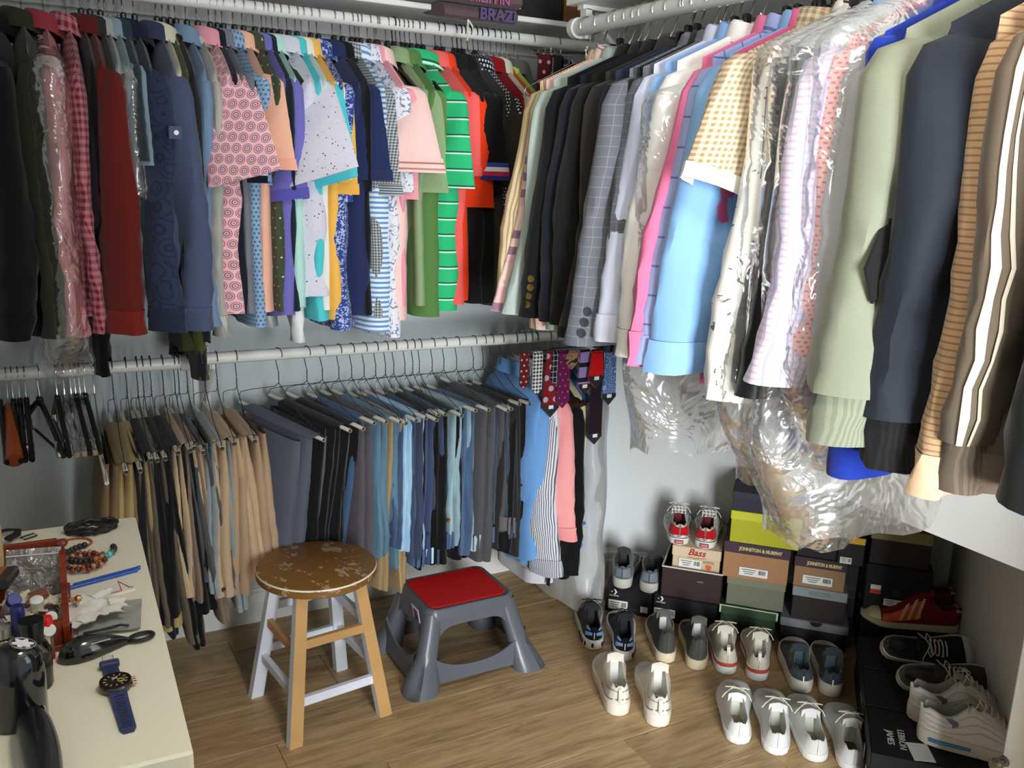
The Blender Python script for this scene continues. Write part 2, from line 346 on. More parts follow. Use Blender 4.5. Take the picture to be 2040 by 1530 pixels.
# ---------------------------------------------------------------- hangers and garments
def loopxy(W,T,n=28,ex=.55):
    r=[]
    for k in range(n):
        a=2*PI*k/n+PI/2; c=cos(a); s_=sin(a)
        r.append((T*math.copysign(abs(c)**.8,c),W*math.copysign(abs(s_)**ex,s_)))
    return r
CLR=NT('clear_plastic'); CLR.p(Base_Color=(.95,.96,.95,1),Roughness=.08,Transmission_Weight=.95,IOR=1.45); CLR=CLR.m
WIRE=plain((176,172,160),.28,.9); DKWIRE=plain((70,70,70),.35,.8); DKWOOD=plain((58,28,20),.4,0,.5,.2)
_hm={}
def hangerparts(kind,rr):
    key=(kind,rr)
    if key in _hm: return _hm[key]
    r=rr+.0022; pts=[(0,-r*1.02*cos(a),r*sin(a)) for a in [math.radians(v) for v in range(-35,196,21)]]
    # hook: round the rod and down to the neck
    hk=[(0,r*cos(math.radians(a)),r*sin(math.radians(a))) for a in range(200,-31,-18)]+[(0,r*.75,-r*.9),(0,.008,-rr-.03),(0,0,-rr-.042),(0,0,-.082)]
    a=MB(); a.tube(hk,.0021,6); out=[('hook',a,{'k':CHROME,'c':CHROME,'w':WIRE,'d':WIRE,'x':BLKPL}[kind])]
    b=MB()
    if kind in 'kx':
        path=[(0,s*.2*abs(s)**.0*1.,0) for s in ()]
        P=[]
        for i in range(15):
            s=(i-7)/7; P.append((0,s*.185,-.114-.088*abs(s)**1.1))
        b.tube(P,[.006+.004*(1-abs((i-7)/7)) for i in range(15)],8,flat=1.6); b.box((0,0,-.066),(.014,.022,.036),bev=.004); b.ext([(-.05,-.118),(.05,-.118),(.030,-.066),(-.030,-.066)],.01,Matrix(((0,0,1,-.005),(1,0,0,0),(0,1,0,0),(0,0,0,1))))
        out.append(('frame',b,BLKPL)); c=MB()
        c.box((0,-.012,-.078),(.0125,.007,.026),bev=.001); out.append(('clip',c,plain((150,150,148),.25,1.)))
    elif kind=='c':
        P=[(0,(i-7)/7*.185,-.114-.088*abs((i-7)/7)**1.1) for i in range(15)]; b.tube(P,.0065,8,flat=1.5); b.box((0,0,-.072),(.012,.026,.04),bev=.004); out.append(('frame',b,CLR))
    elif kind=='w':
        P=[(0,0,-.08),(0,-.02,-.092),(0,-.195,-.178),(0,-.2,-.19),(0,-.19,-.198),(0,.19,-.198),(0,.2,-.19),(0,.195,-.178),(0,.02,-.092),(0,0,-.08)]; b.tube(P,.0014,6); b.tube([(0,.003*sin(i*1.6),-.05-.005*i) for i in range(8)],.002,5); out.append(('frame',b,WIRE))
    elif kind=='d':
        P=[(0,(i-7)/7*.195,-.118-.085*abs((i-7)/7)**1.1) for i in range(15)]; b.tube(P,[.010+.006*abs((i-7)/7) for i in range(15)],10,flat=.9); out.append(('frame',b,DKWOOD))
    _hm[key]=[(n,q,m) for n,q,m in out]; return _hm[key]
_hp={}
def hanger(label,kind,row,pos,yaw=0.,grp=None):
    rr=.0175 if row=='B' else .0225
    if row=='B': loc=(pos,2.625,1.95); rz=yaw
    elif row=='L': loc=(pos,2.625,.992); rz=yaw
    else: loc=(1.46,pos,1.943); rz=-PI/2+yaw
    key=(kind,rr); name={'k':'plastic_hanger','x':'plastic_hanger','c':'clear_hanger','w':'wire_hanger','d':'wooden_hanger'}[kind]
    if key in _hp:
        o=copy_tree(_hp[key]); o.location=loc; o.rotation_euler=(0,0,rz); return tag(o,label,'hanger',grp)
    o=thing(name,label,'hanger',loc,rz,grp)
    for n,q,m in hangerparts(kind,rr): q.build(n,m,o)
    _hp[key]=o; return o
HN={'k':'black plastic hanger','x':'all black plastic hanger','c':'clear plastic hanger','w':'thin wire hanger','d':'dark wooden suit hanger'}
def body_mb(W,T,L,hem,fold,seed,flare,slope,neck=.055,dz=0.,pad=0.):
    b=MB(); n=32; R_=random.Random(seed); ph=[R_.uniform(0,6.28) for _ in range(6)]; lean=R_.uniform(-.006,.006)
    ts=[0,.012,.03,.06,.1,.16,.24,.33,.42,.52,.62,.72,.82,.91,.97,1.]; P=[];U=[]
    base=loopxy(W,T,n); arc=[0]
    for k in range(n):
        p,q=base[k],base[(k+1)%n]; arc.append(arc[-1]+math.hypot(p[0]-q[0],p[1]-q[1]))
    for t in ts:
        Wt=W*(1-.05*sm(0,.22,t)+flare*t); Tt=max(T*(.42+.58*sm(0,.12,t)),.014)*sm(0,.03,t)*(1+.25*t); row=[];ur=[]
        lo=loopxy(Wt,Tt,n)
        for k in range(n+1):
            x,y=lo[k%n]; ay=abs(y)
            zt=-.100-slope*max(ay-neck,0)+dz+.006*(1-sm(0,.03,t))
            if pad: zt+=pad*sm(W-.09,W-.01,ay)*.0
            hz=-.10-L+hem*(ay/W)**2
            z=lp(zt,hz,t)
            f=fold*sm(.12,.6,t)
            x+=f*(sin(y*34+ph[0]+t*1.2)+.6*sin(y*61+ph[1])+.3*sin(z*17+ph[2]))+lean*t
            y+=f*.6*sin(z*22+ph[3])+.004*sin(z*31+ph[4])*sm(.1,.4,t)
            ur.append((arc[k],z))
            if k<n: row.append((x,y,z))
        P.append(row);U.append(ur)
    b.grid(P,U,True); return b
def slv(sg,W,ls,a0,a1,b0,phi,out,hs,zt,seed,t0=0.,t1=1.,nr=14,grow=1.,slx=0.,cap=True):
    b=MB(); n=18; R_=random.Random(seed); ph=[R_.uniform(0,6.28) for _ in range(5)]; P=[];U=[]; long=ls>.4
    for i in range(nr+1):
        t=lp(t0,t1,i/nr)
        a=lp(a0,a1,t**.8)*(.45+.55*sm(-.05,.13,t))*grow; bb=b0*(.45+.55*sm(0,.12,t))*grow
        if i==0 and cap and t0==0: a*=.12; bb*=.12
        c=phi; fx=(a-a0*.5)*sin(c)*.22; cx=fx+slx*t; cy=sg*(W-.05+out*t+ (a-.045)*cos(c)*.5); z0=zt+.016-ls*t-(.012 if t<.03 and i==0 else 0)+(.0 if t>.02 else .008)
        if long: cx+=.012*sin(t*5+ph[0])*sm(.2,.6,t); cy+=sg*.012*sin(t*4.2+ph[1])*sm(.2,.7,t)
        dx,dy=sin(c),sg*cos(c); ex,ey=cos(c),-sg*sin(c); row=[];ur=[]
        for k in range(n+1):
            th=2*PI*k/n; ct=cos(th); st=sin(th)
            fo=1+.22*sin(2*th+ph[2]+t*7)+.14*sin(3*th+t*11+ph[3]) if t>.06 else 1
            wr=.0048*sin(t*38+3*th+ph[4])*sm(.25,.6,t)*(1 if long else .25)
            x=cx+dx*a*ct+ex*(bb*st*fo+wr); y=cy+dy*a*ct+ey*(bb*st*fo+wr); z=z0+hs*ct*sm(.1,1,t)
            ur.append(((a*(1-ct) if th<=PI+1e-6 else a*(3+ct)),z))
            if k<n: row.append((x,y,z))
        P.append(row);U.append(ur)
    b.grid(P,U,True,flip=sg>0); return b,P
def collar_mb(kind,T):
    b=MB(); P=[];U=[]
    if kind=='crew': prof=[(0,-.012),(.002,.006),(.008,.010),(.013,.0),(.012,-.014)]; g=0.
    elif kind=='lapel': prof=[(-.002,-.02),(0,.02),(.006,.03),(.016,.022),(.028,-.02),(.03,-.03)]; g=.5
    elif kind=='stand': prof=[(0,-.012),(0,.02),(.002,.042),(.006,.045),(.009,.02),(.010,-.015)]; g=.15
    else: prof=[(-.002,-.012),(-.001,.018),(.002,.036),(.007,.040),(.012,.034),(.019,.006),(.024,-.016)]; g=.38
    m=26; rx,ry=max(.026,T*1.1),.058
    for i in range(m+1):
        a=lp(g,2*PI-g,i/m); fr=max(0,cos(a)); row=[];ur=[]
        for j,(o,z) in enumerate(prof):
            dn=-.020*fr**2 if (g and j>=len(prof)-3) else 0
            row.append(((rx+o)*cos(a),(ry+o)*sin(a),-.104+z*.78+dn-.012*fr+.010*max(0,-cos(a)))); ur.append((a*.05,j*.012+z))
        P.append(row);U.append(ur)
    b.grid(P,U); return b
def disc(b,c,nrm,r,h=.002):
    q=Vector(nrm).to_track_quat('Z','Y').to_matrix().to_4x4(); M=Matrix.Translation(c)@q
    b.lathe([(0,-.001),(r,-.001),(r,h),(r*.7,h*.7),(0,h*.7)],n=10,M=M)
LASTP=[None]
def garment(name,cat,label,row,pos,mat,ls=.24,W=.205,T=.02,L=.70,hem=0.,a0=.062,a1=.085,b0=.016,phi=0.,out=.03,hs=.0,collar='polo',cm=None,cuff=None,cw=.03,cuffgrow=1.04,yaw=0.,hk='k',hl=None,fold=.006,flare=.06,slope=.60,seed=None,slx=0.,btn=None,nb=0,bx=0.,hemband=None,extra=None,grp=None,tilt=0.,drop=0.,far=True,slm=None,rib=None):
    seed=seed if seed is not None else int(abs(pos)*9973)+len(label)
    if row=='B': loc=(pos,2.625,1.95-drop); rz=yaw
    elif row=='L': loc=(pos,2.625,.992-drop); rz=yaw
    else: loc=(1.46,pos,1.943-drop); rz=-PI/2+yaw
    t=thing(name,label,cat,loc,grp and 0 or 0,grp,rot=(0,tilt,rz)); zt=-.100-slope*(W-.055)
    body_mb(W,T,L,hem,fold,seed,flare,slope).build('body',mat,t)
    P=None
    if ls:
        for sg in((-1,1) if far else (-1,)):
            kw=dict(a0=a0,a1=a1,b0=b0,phi=phi if sg<0 else phi*.4,out=out,hs=hs if sg<0 else 0,zt=zt,seed=seed+sg,slx=slx)
            tc=1-cw/ls if cuff else 1
            s,P_=slv(sg,W,ls,kw['a0'],kw['a1'],kw['b0'],kw['phi'],kw['out'],kw['hs'],kw['zt'],kw['seed'],0,tc,slx=slx); s.build('sleeve',slm or mat,t)
            PM=P_
            if cuff:
                for q,(ta,tb,mt) in enumerate(cuff if isinstance(cuff,list) else [(0,1,cuff)]):
                    s,Pc=slv(sg,W,ls,kw['a0'],kw['a1'],kw['b0'],kw['phi'],kw['out'],kw['hs'],kw['zt'],kw['seed'],lp(tc,1,ta),lp(tc,1,tb),3,cuffgrow,slx=slx,cap=False); s.build('cuff',mt,t); 
                    if sg<0: P_=Pc
            if sg<0: P=P_
            if sg<0 and not cuff: LASTP[0]=P_
            if sg<0 and cuff: LASTP[0]=PM
    if collar: collar_mb(collar,T).build('collar',cm or mat,t)
    if hemband:
        z=-.10-L; b=MB(); lo=loopxy(W*(.95+flare),T*1.32,32); rows=[[(x,y,z+hh+hem*(abs(y)/W)**2*.8) for x,y in lo] for hh in(.05,.025,-.012)]; b.grid(rows,[[(k*.03,hh) for k in range(33)] for hh in(.05,.02,-.012)],True); b.build('hem_band',hemband,t)
    if btn and P is not None:
        # buttons on the cuff, on the side that faces the room
        for i in range(nb or 1):
            r_=P[max(0,len(P)-2-i*0)]; zz=-.026*i
            q=[Vector(v) for v in P[-2]]; k=(13 if row!='B' else 10) if not bx else int(bx)
            c=q[k%18]; cen=sum(q,Vector())/len(q); nm=(c-cen); nm.z=0
            b=MB(); disc(b,c+nm.normalized()*.001+Vector((0,0,.035-zz)),nm,.0075); b.build('button',btn,t)
    if extra: extra(t,zt)
    if hl is None: hl=label
    if hk: hanger(HN[hk]+' holding the '+' '.join(hl.split()[:8]),hk,row,pos,yaw)
    return t
def F(*a,**k): return fab(*a,**k)
def placket(mat,bt,W,T,x0,z1,z0=-.13,n=4,col=None):
    def f(t,zt):
        b=MB(); rows=[]
        for i in range(9):
            z=lp(z0,z1,i/8); rows.append([(T*1.06+.006,y,z) for y in(-.014,.014)])
        b.grid(rows); b.build('placket',mat,t)
        for i in range(n):
            b=MB(); disc(b,(T*1.06+.008,0,lp(z0-.01,z1+.02,i/max(1,n-1))),(1,0,0),.005); b.build('button',bt,t)
    return f
PEARL=plain((235,232,222),.25); GOLD=plain((196,160,84),.3,.9); DKBTN=plain((60,62,68),.3)
SH='on the upper back rod'
def B(short,pos,mat,cat='shirt',name=None,hk='k',post=SH,**k):
    nm=name or cat.replace(' ','_'); return garment(nm,cat,short+' '+post if post else short,'B',pos,mat,hk=hk,hl=short,**k)
LS=dict(ls=.655,a0=.066,a1=.052,b0=.020,out=.055,collar='dress',L=.72,hem=.03)
def ls_(**k): d=dict(LS); d.update(k); return d
navy=(38,46,74)
# ---- upper back rod, from the dark end on the left to the ties
B('black wool coat with broad sleeve',0.009,F((19,20,20)),'coat',T=.05,**ls_(a0=.085,a1=.075,b0=.04,L=.76,collar='lapel'))
B('dark olive shirt inside a dry cleaning film',0.074,F((64,66,50)),'shirt',hk='w',T=.032,**ls_(a0=.07,a1=.06,b0=.03))
B('pink shirt with rosy striped front inside cleaning film',0.122,F((214,150,158),'vstripe',(158,84,104),p=.012,w=.4),'shirt',hk='w',T=.03,slm=F((208,146,150)),slx=-.01,btn=PEARL,cm=F((170,70,84)),**ls_(a0=.06,a1=.055,b0=.026,phi=.25,out=.06,cuff=F((214,156,158)),cw=.055))
B('pink and red checked shirt beside the film bag',0.172,F((206,142,152),'check',(142,48,70),p=.018),'shirt',hk='w',T=.022,**ls_(b0=.016))
B('maroon heathered button cuff shirt',0.226,F((128,46,38),'heather',(100,32,30),p=.004),'shirt',hk='k',T=.034,btn=PEARL,nb=2,slx=.02,**ls_(a0=.075,a1=.058,b0=.034,phi=.5,out=.075,cuff=F((134,46,38)),cw=.06,fold=.008))
B('charcoal brushed shirt behind the maroon one',0.250,F((74,74,76),'heather',(48,48,52),p=.005),'shirt',T=.014,**ls_(b0=.013,out=.0))
B('pale grey shirt in a clear sleeve bag',0.262,F((176,180,178)),'shirt',hk='c',T=.012,**ls_(b0=.012,out=-.01))
B('grey blue pocket shirt in a clear bag',0.284,F((150,168,180)),'shirt',hk='c',T=.024,phi=.5,ls=.25,a1=.07,b0=.014)
B('dark teal polo next to the paisley shirt',0.303,F((56,76,84)),'polo shirt',T=.014,b0=.012,ls=.24)
B('dark navy paisley long sleeve shirt',0.330,F((60,72,98),'paisley',(44,52,74),p=.045),'shirt',T=.026,cm=F((36,44,68)),**ls_(a0=.075,a1=.062,b0=.028,phi=.55,out=.06,cuff=F((52,62,86)),cw=.06))
def rolltab(t,zt):
    b=MB(); b.box((-.012,-.275,zt-.155),(.03,.004,.03),bev=.001); b.build('roll_tab',F((96,106,134)),t)
    b=MB(); disc(b,(-.010,-.2775,zt-.155),(0,-1,0),.006); b.build('button',PEARL,t)
B('slate blue chambray shirt with roll tab sleeve',0.384,F((100,110,138),'heather',(84,94,122),p=.006),'shirt',T=.03,extra=rolltab,cm=F((70,78,104)),**ls_(a0=.07,a1=.056,b0=.034,phi=.45,out=.075,cuff=F((92,102,130)),cw=.06,slx=.02,fold=.009))
B('cream waffle shirt beside the chambray shirt',0.400,F((222,216,196)),'shirt',T=.011,**ls_(b0=.012,out=.0))
B('moss green long sleeve tee with low cuff',0.416,F((92,100,48)),'shirt',T=.02,**ls_(ls=.80,b0=.016,out=.01,collar='crew',L=.82))
B('black plum long sleeve top with navy cuff',0.431,F((46,40,50)),'shirt',T=.024,**ls_(ls=.80,b0=.017,out=.01,cuff=F((30,32,48)),cw=.08,collar='crew',L=.80))
B('sky blue chambray long sleeve shirt',0.458,F((146,170,196),'heather',(122,148,178),p=.006),'shirt',T=.024,**ls_(b0=.022,out=.012,L=.76))
B('pale grey sweatshirt with ribbed cuff',0.485,F((196,194,186)),'sweatshirt',T=.022,**ls_(ls=.69,a1=.05,b0=.018,out=.0,cuff=F((206,204,198),'vstripe',(186,184,178),p=.006,w=.4),cw=.06,collar='crew'))
B('pink geometric tile print short sleeve shirt',0.517,F((244,208,212),'geo',(216,124,142),(136,128,148),p=.027),'shirt',T=.036,ls=.275,a0=.058,a1=.092,b0=.014,phi=1.05,out=.12,hs=.026,L=.72,fold=.010,hem=.02,cm=F((236,170,182)))
B('navy polo with white tipped collar and sleeve',0.535,F((36,42,62)),'polo shirt',T=.018,ls=.285,a1=.085,b0=.016,phi=.7,out=.0,cuff=[(0,.4,F((36,42,62))),(.4,.62,F((236,236,236))),(.62,1,F((34,40,58)))],cw=.05)
B('grey slub linen short sleeve shirt',0.551,F((150,152,160),'slub',(122,122,134),p=.01),'shirt',T=.018,ls=.26,b0=.014,phi=.3,out=-.045,cuff=F((140,142,152)))
B('light blue birdseye dotted short sleeve shirt',0.580,F((158,186,212),'dots',(96,126,166),p=.011,w=.27),'shirt',T=.024,ls=.29,a1=.065,b0=.018,phi=.55,out=-.02,L=.74)
B('peach polo with banded sleeve',0.604,F((246,196,172)),'polo shirt',T=.022,ls=.25,a0=.058,a1=.07,b0=.018,phi=.8,out=.075,cuff=F((248,190,164)),cw=.028,hk='k')
B('olive green shirt with small cream dots',0.634,F((88,94,70),'dots',(206,206,184),p=.026,w=.10),'shirt',T=.024,ls=.24,b0=.014,out=-.03,fold=.01)
B('periwinkle purple polo with tucked sleeve',0.657,F((140,136,206),'heather',(120,116,190),p=.006),'polo shirt',T=.028,ls=.33,a1=.062,b0=.028,phi=.7,out=.03,L=.73,cuff=F((110,104,190)),cw=.028,hs=.01,hem=.02)
B('dark teal golf polo beside the mint shirt',0.669,F((32,54,72)),'polo shirt',T=.013,b0=.013,out=-.02,ls=.3)
B('mint green long sleeve tee with white lower edge',0.685,F((196,232,224)),'shirt',T=.024,**ls_(ls=.72,a0=.06,a1=.04,b0=.018,out=-.01,cuff=F((238,240,240)),cw=.10,collar='polo'))
B('pale lavender shirt with tiny dark flower sprigs',0.726,F((222,220,232),'floral',(104,98,124),(190,174,160),p=.0125,w=.16),'shirt',T=.046,ls=.265,a0=.06,a1=.092,b0=.016,phi=1.05,out=.10,hs=.03,L=.68,fold=.013,hem=.02)
B('bright turquoise polo with curled sleeve',0.750,F((100,208,216)),'polo shirt',T=.026,ls=.29,a1=.092,b0=.018,phi=1.0,out=.03,hs=.03,L=.73)
B('white polo half behind the turquoise one',0.767,F((238,236,228)),'polo shirt',T=.02,ls=.27,a1=.08,b0=.016,phi=.9,out=.0,hk='c')
B('mustard yellow polo',0.789,F((244,196,104)),'polo shirt',T=.024,ls=.31,a1=.075,b0=.022,phi=.8,out=.0,cuff=F((240,188,96)),cw=.03,L=.73)
B('royal blue leaf print short sleeve shirt',0.811,F((66,88,160),'leaf',(190,202,232),p=.010,w=.545),'shirt',T=.034,ls=.33,a1=.055,b0=.02,phi=.4,out=.0,L=.76,fold=.008)
B('navy polo with broad plain sleeve',0.856,F((50,62,104)),'polo shirt',T=.034,ls=.27,a0=.068,a1=.092,b0=.02,phi=.85,out=.02,cuff=F((54,64,106)),cw=.03,L=.73,hem=.01)
B('near black polo between navy and gingham',0.881,F((26,28,38)),'polo shirt',T=.016,ls=.3,b0=.014,out=-.03,L=.72)
B('grey micro gingham polo',0.908,F((196,200,202),'check',(84,90,98),p=.008),'polo shirt',T=.026,ls=.31,a0=.062,a1=.08,b0=.020,phi=.75,out=.012,L=.73,cuff=F((188,192,196),'stripe',(92,98,106),p=.007,w=.4),cw=.03)
B('white and sky blue striped polo',0.923,F((232,240,248),'stripe',(118,164,208),p=.014,w=.45),'polo shirt',T=.042,ls=.26,b0=.014,out=-.03,L=.77)
B('white shirt with grey blue brush flowers',0.961,F((234,234,240),'leaf',(146,156,188),p=.016,w=.585),'shirt',T=.030,ls=.30,a1=.075,b0=.018,phi=.6,out=.0,L=.79,fold=.01)
B('rose pink polo behind the pale pink one',0.982,F((240,172,184)),'polo shirt',T=.016,ls=.32,a1=.07,b0=.016,phi=.6,out=.0)
B('pale pink polo with tipped sleeve band',0.988,F((250,214,210)),'polo shirt',T=.032,ls=.245,a0=.064,a1=.092,b0=.022,phi=.95,out=.07,cuff=[(0,.3,F((250,214,210))),(.3,.42,F((190,140,120))),(.42,.7,F((250,216,212))),(.7,.82,F((200,150,132))),(.82,1,F((250,214,210)))],cw=.04,L=.74)
B('sage green heathered polo',1.049,F((176,196,156),'heather',(128,152,112),p=.004),'polo shirt',T=.02,ls=.30,a1=.08,b0=.018,phi=.8,out=.012,hk='c')
B('fern green polo with long plain body',1.077,F((104,142,84)),'polo shirt',T=.038,ls=.30,a1=.066,b0=.02,phi=.5,out=-.01,L=.735,hk='k')
B('emerald green polo with thin white stripes',1.130,F((62,196,136),'edge',(216,248,226),(30,110,84),p=.047,w=.09),'polo shirt',T=.046,ls=.285,a0=.064,a1=.078,b0=.028,phi=.45,out=.05,L=.72,fold=.010)
B('coral pink polo beside the emerald polo',1.175,F((244,116,112)),'polo shirt',T=.03,ls=.25,a1=.07,b0=.018,phi=.6,out=.005,cuff=F((240,110,108)))
B('bright orange red polo with twisted sleeve',1.194,F((238,78,30)),'polo shirt',T=.022,ls=.34,a1=.085,b0=.026,phi=.9,out=.0,fold=.008,L=.69)
TRI=[(0,.25,F((70,96,170))),(.25,.5,F((240,240,244))),(.5,.75,F((210,60,100))),(.75,1,F((60,70,140)))]
B('black polo with red white and blue sleeve band',1.233,F((32,31,33)),'polo shirt',T=.034,ls=.26,a0=.062,a1=.085,b0=.026,phi=.75,out=.02,cuff=TRI,cw=.05,L=.70)
B('plain black polo beside the tricolour sleeve',1.263,F((24,24,26)),'polo shirt',T=.034,ls=.3,a1=.07,b0=.022,phi=.4,out=-.01,L=.70)
B('charcoal brown tee with wide sleeve',1.303,F((72,68,62)),'shirt',T=.03,ls=.28,a1=.09,b0=.02,phi=.85,out=.012,L=.71,collar='crew')
B('black shirt with white pebble print',1.320,F((34,36,44),'dots',(214,218,226),p=.0095,w=.32),'shirt',T=.014,ls=.33,a1=.07,b0=.014,phi=.5,out=-.02,hk='c')
B('dark red polo',1.364,F((158,28,36)),'polo shirt',T=.03,ls=.3,a1=.085,b0=.024,phi=.7,out=.01,L=.725,hk='c')
B('ivory polo behind the dark red polo',1.385,F((226,220,206)),'polo shirt',T=.016,ls=.28,b0=.016,out=-.01,hk='c')
B('burnt orange tee',1.402,F((200,110,50)),'shirt',T=.018,ls=.3,b0=.016,out=-.02,hk='c',collar='crew')
B('lime yellow tee next to the tie rack',1.419,F((196,216,110)),'shirt',T=.018,ls=.28,b0=.016,out=-.03,hk='c',collar='crew')
B('stone grey shirt behind the tie rack',1.448,F((120,122,116)),'shirt',T=.02,ls=.3,b0=.016,out=-.04,hk='c')
# shirt tails and sleeves hanging out lower near the dark end
B('black tracksuit top with one long drooping sleeve',0.206,F((18,19,20)),'sweatshirt',T=.018,**ls_(ls=.80,a0=.06,a1=.036,b0=.016,out=-.10,collar='crew',L=.76))
hx=[(560,'k'),(700,'k'),(735,'k'),(776,'k'),(905,'k'),(921,'k'),(942,'k'),(990,'k'),(1018,'k')]
for i,(px,kd) in enumerate([(1.017,'k'),(1.037,'x'),(1.063,'k'),(1.092,'k'),(1.113,'k'),(1.249,'x'),(1.283,'c'),(1.340,'c'),(0.703,'k'),(0.935,'k')]):
    hanger(['bare black hanger just before the fern green polo','all black hooked hanger between fern green and emerald polos','second bare black hanger near the fern green polo','bare black hanger over the emerald striped polo','bare black hanger just before the coral polo','bare all black hanger beside the plain black polo','bare clear hanger near the charcoal brown tee','bare clear hanger near the dark red polo','bare black hanger over the lavender sprig shirt','bare black hanger over the striped polo'][i],kd,'B',px,.04*(i%3-1))
# ---------------------------------------------------------------- trousers on tube hangers, lower rod
TUBEW=plain((236,230,214),.5)
def trouser_hanger(label,pos,zf,zb,yaw,yf=-.205,yb=.20,kind=0,grp=None,cloth=True):
    t=thing('tube_hanger',label,'hanger',(pos,2.625,.992),yaw,grp); r=.0195; wm=plain((92,92,90),.35,.85)
    hk=[(0,r*cos(math.radians(a)),r*sin(math.radians(a))) for a in range(200,-31,-23)]+[(0,.006,-.04),(0,0,-.055),(0,0,-.09)]
    b=MB(); b.tube(hk,.0014,5); b.tube([(.0014*sin(i*1.9),.0014*cos(i*1.9),-.052-.004*i) for i in range(9)],.0013,4); b.build('hook',wm,t)
    b=MB(); b.tube([(0,0,-.088),(0,-.02,-.105),(0,-.10,lp(-.105,zf,.5)-.004),(0,yf+.012,zf+.016),(0,yf,zf)],.0012,5)
    b.tube([(0,0,-.088),(0,.02,-.102),(0,.14,-.132),(0,yb-.004,-.15),(0,yb+.006,-.162),(0,yb,zb)],.0012,5); b.build('wire',wm,t)
    b=MB(); b.tube([(0,yf-.002,zf),(0,yb,zb)],.0062,12,cap=False); b.tube([(0,yb,zb),(0,yf-.002,zf)],.0038,10,cap=True,mi=1); b.build('tube',[TUBEW,plain((60,50,40),.8)],t)
    return t
def trousers(short,pos,mat,l1=.5,l2=.42,y0=-.16,y1=.12,T=.013,zf=-.215,zb=-.19,splay=.02,jean=False,yaw=0.,post='on the mid height rod',belt=None,btn=None,lean=0.,hl=None,nleg=2,back=0.,name='trousers'):
    seed=int(abs(pos)*7919)+len(short); R_=random.Random(seed)
    t=thing(name,(short+' '+post).strip(),'trousers',(pos,2.625,.992),yaw)
    za=lambda y: lp(zf,zb,(y+.205)/.405)
    b=MB(); P=[];U=[]
    # the fold over the tube
    for i in range(9):
        a=PI*i/8; row=[];ur=[]
        for j in range(13):
            y=lp(y0,y1,j/12); row.append(((.0085+T*.6)*cos(a),y,za(y)+(.0085)*sin(a)-.006*(1-sin(a)))); ur.append((y,a*.012))
        P.append(row);U.append(ur)
    b.grid(P,U)
    n=20
    for sg,L in((1,l1),(-1,l2)):
        for k in range(nleg):
            ph=[R_.uniform(0,6.28) for _ in range(5)]; P=[];U=[]; ya=y0+.012*k+R_.uniform(-.004,.004); yb_=y1-.02*k
            for i in range(15):
                s=i/14; row=[];ur=[]
                w=(yb_-ya)/2*(1-.10*s if sg>0 else 1+.04*s); cy=(ya+yb_)/2+R_.uniform(-.002,.002)-.01*s
                hx=T*(.42+.35*sm(0,.3,s)+.25*s); cx=sg*(.0085+T*.45+(T*1.05)*k+splay*s*(1 if sg>0 else .8))+lean*s
                for q in range(n+1):
                    th=2*PI*q/n; c=cos(th); st=sin(th)
                    x=cx+hx*math.copysign(abs(st)**.8,st)*(1+.2*sin(3*th+s*5+ph[0])*s)+.004*sin(s*6+ph[1])*s
                    y=cy+w*math.copysign(abs(c)**.6,c)+.006*sin(s*9+ph[2])*s+back*s
                    z=za(y)-.004-L*s-(.0 if i else -.004)
                    x+=.0015*sin(z*90+ph[3]+y*30)*s
                    ur.append((th/(2*PI)*(yb_-ya)*2.1,z))
                    if q<n: row.append((x,y,z))
                P.append(row);U.append(ur)
            b.grid(P,U,True)
    b.build('legs',mat,t)
    if belt:
        b=MB(); L=l1; cx=.0085+T+splay+lean; rows=[]
        for dz in(.045,.02,-.004): rows.append([(cx+(T*1.7+.003)*sin(2*PI*q/18),(y0+y1)/2-.008+((y1-y0)/2+.004)*cos(2*PI*q/18),za(-.02)-L+dz) for q in range(18)])
        b.grid(rows,[[(q*.03,i*.02) for q in range(19)] for i in range(3)],True); b.build('waistband',belt,t)
        for q in(0,1):
            b=MB(); b.box((cx+(-.5+q)*.02,y0-.016,za(y0)-L+.025),(.008,.005,.055),bev=.001); b.build('belt_loop',belt,t)
    if btn:
        b=MB(); disc(b,(.0085+T+splay*.8+lean,y0-.012,za(y0)-l1*.8),(0,-1,0),.0065); b.build('button',btn,t)
    trouser_hanger('wire and tube hanger holding the '+(hl or short),pos,zf,zb,yaw)
    return t
DN=lambda a,b: F(a,'denim',b,bump=.4)
# khaki and dark trousers near the white dresser
trousers('brown khaki trousers, nearest to the empty hangers',0.220,F((156,134,100)),l1=.5,l2=.44,T=.02,zf=-.245,lean=-.012,splay=.03)
trousers('yellow khaki trousers behind the dresser corner',0.255,F((200,178,130)),l1=.5,l2=.46,T=.022,zf=-.245,splay=.032)
trousers('dark navy trousers beside the yellow khakis',0.283,F((34,38,50)),l1=.55,l2=.5,T=.012,zf=-.22)
trousers('grey brown trousers with long turned hem',0.298,F((130,118,102)),l1=.58,l2=.5,T=.014,zf=-.222,lean=.035,splay=.02)
trousers('black trousers with a trailing dark end',0.318,F((18,18,20)),l1=.60,l2=.5,T=.015,zf=-.22,lean=.03)
trousers('black trousers with straight lower edge by the beige chinos',0.350,F((22,23,27)),l1=.5,l2=.49,T=.022,zf=-.208,lean=.015,splay=.03)
trousers('beige chinos with two slim hanging legs',0.381,F((214,192,162)),l1=.47,l2=.44,T=.016,zf=-.205,lean=.03,splay=.022)
trousers('mauve brown trousers with dark button',0.392,F((160,140,124)),l1=.55,l2=.46,T=.012,zf=-.2,btn=plain((60,36,26),.4),lean=.03)
trousers('slate grey chinos beside the mauve trousers',0.415,F((104,106,110)),l1=.45,l2=.40,T=.016,zf=-.215,lean=.05,splay=.02)
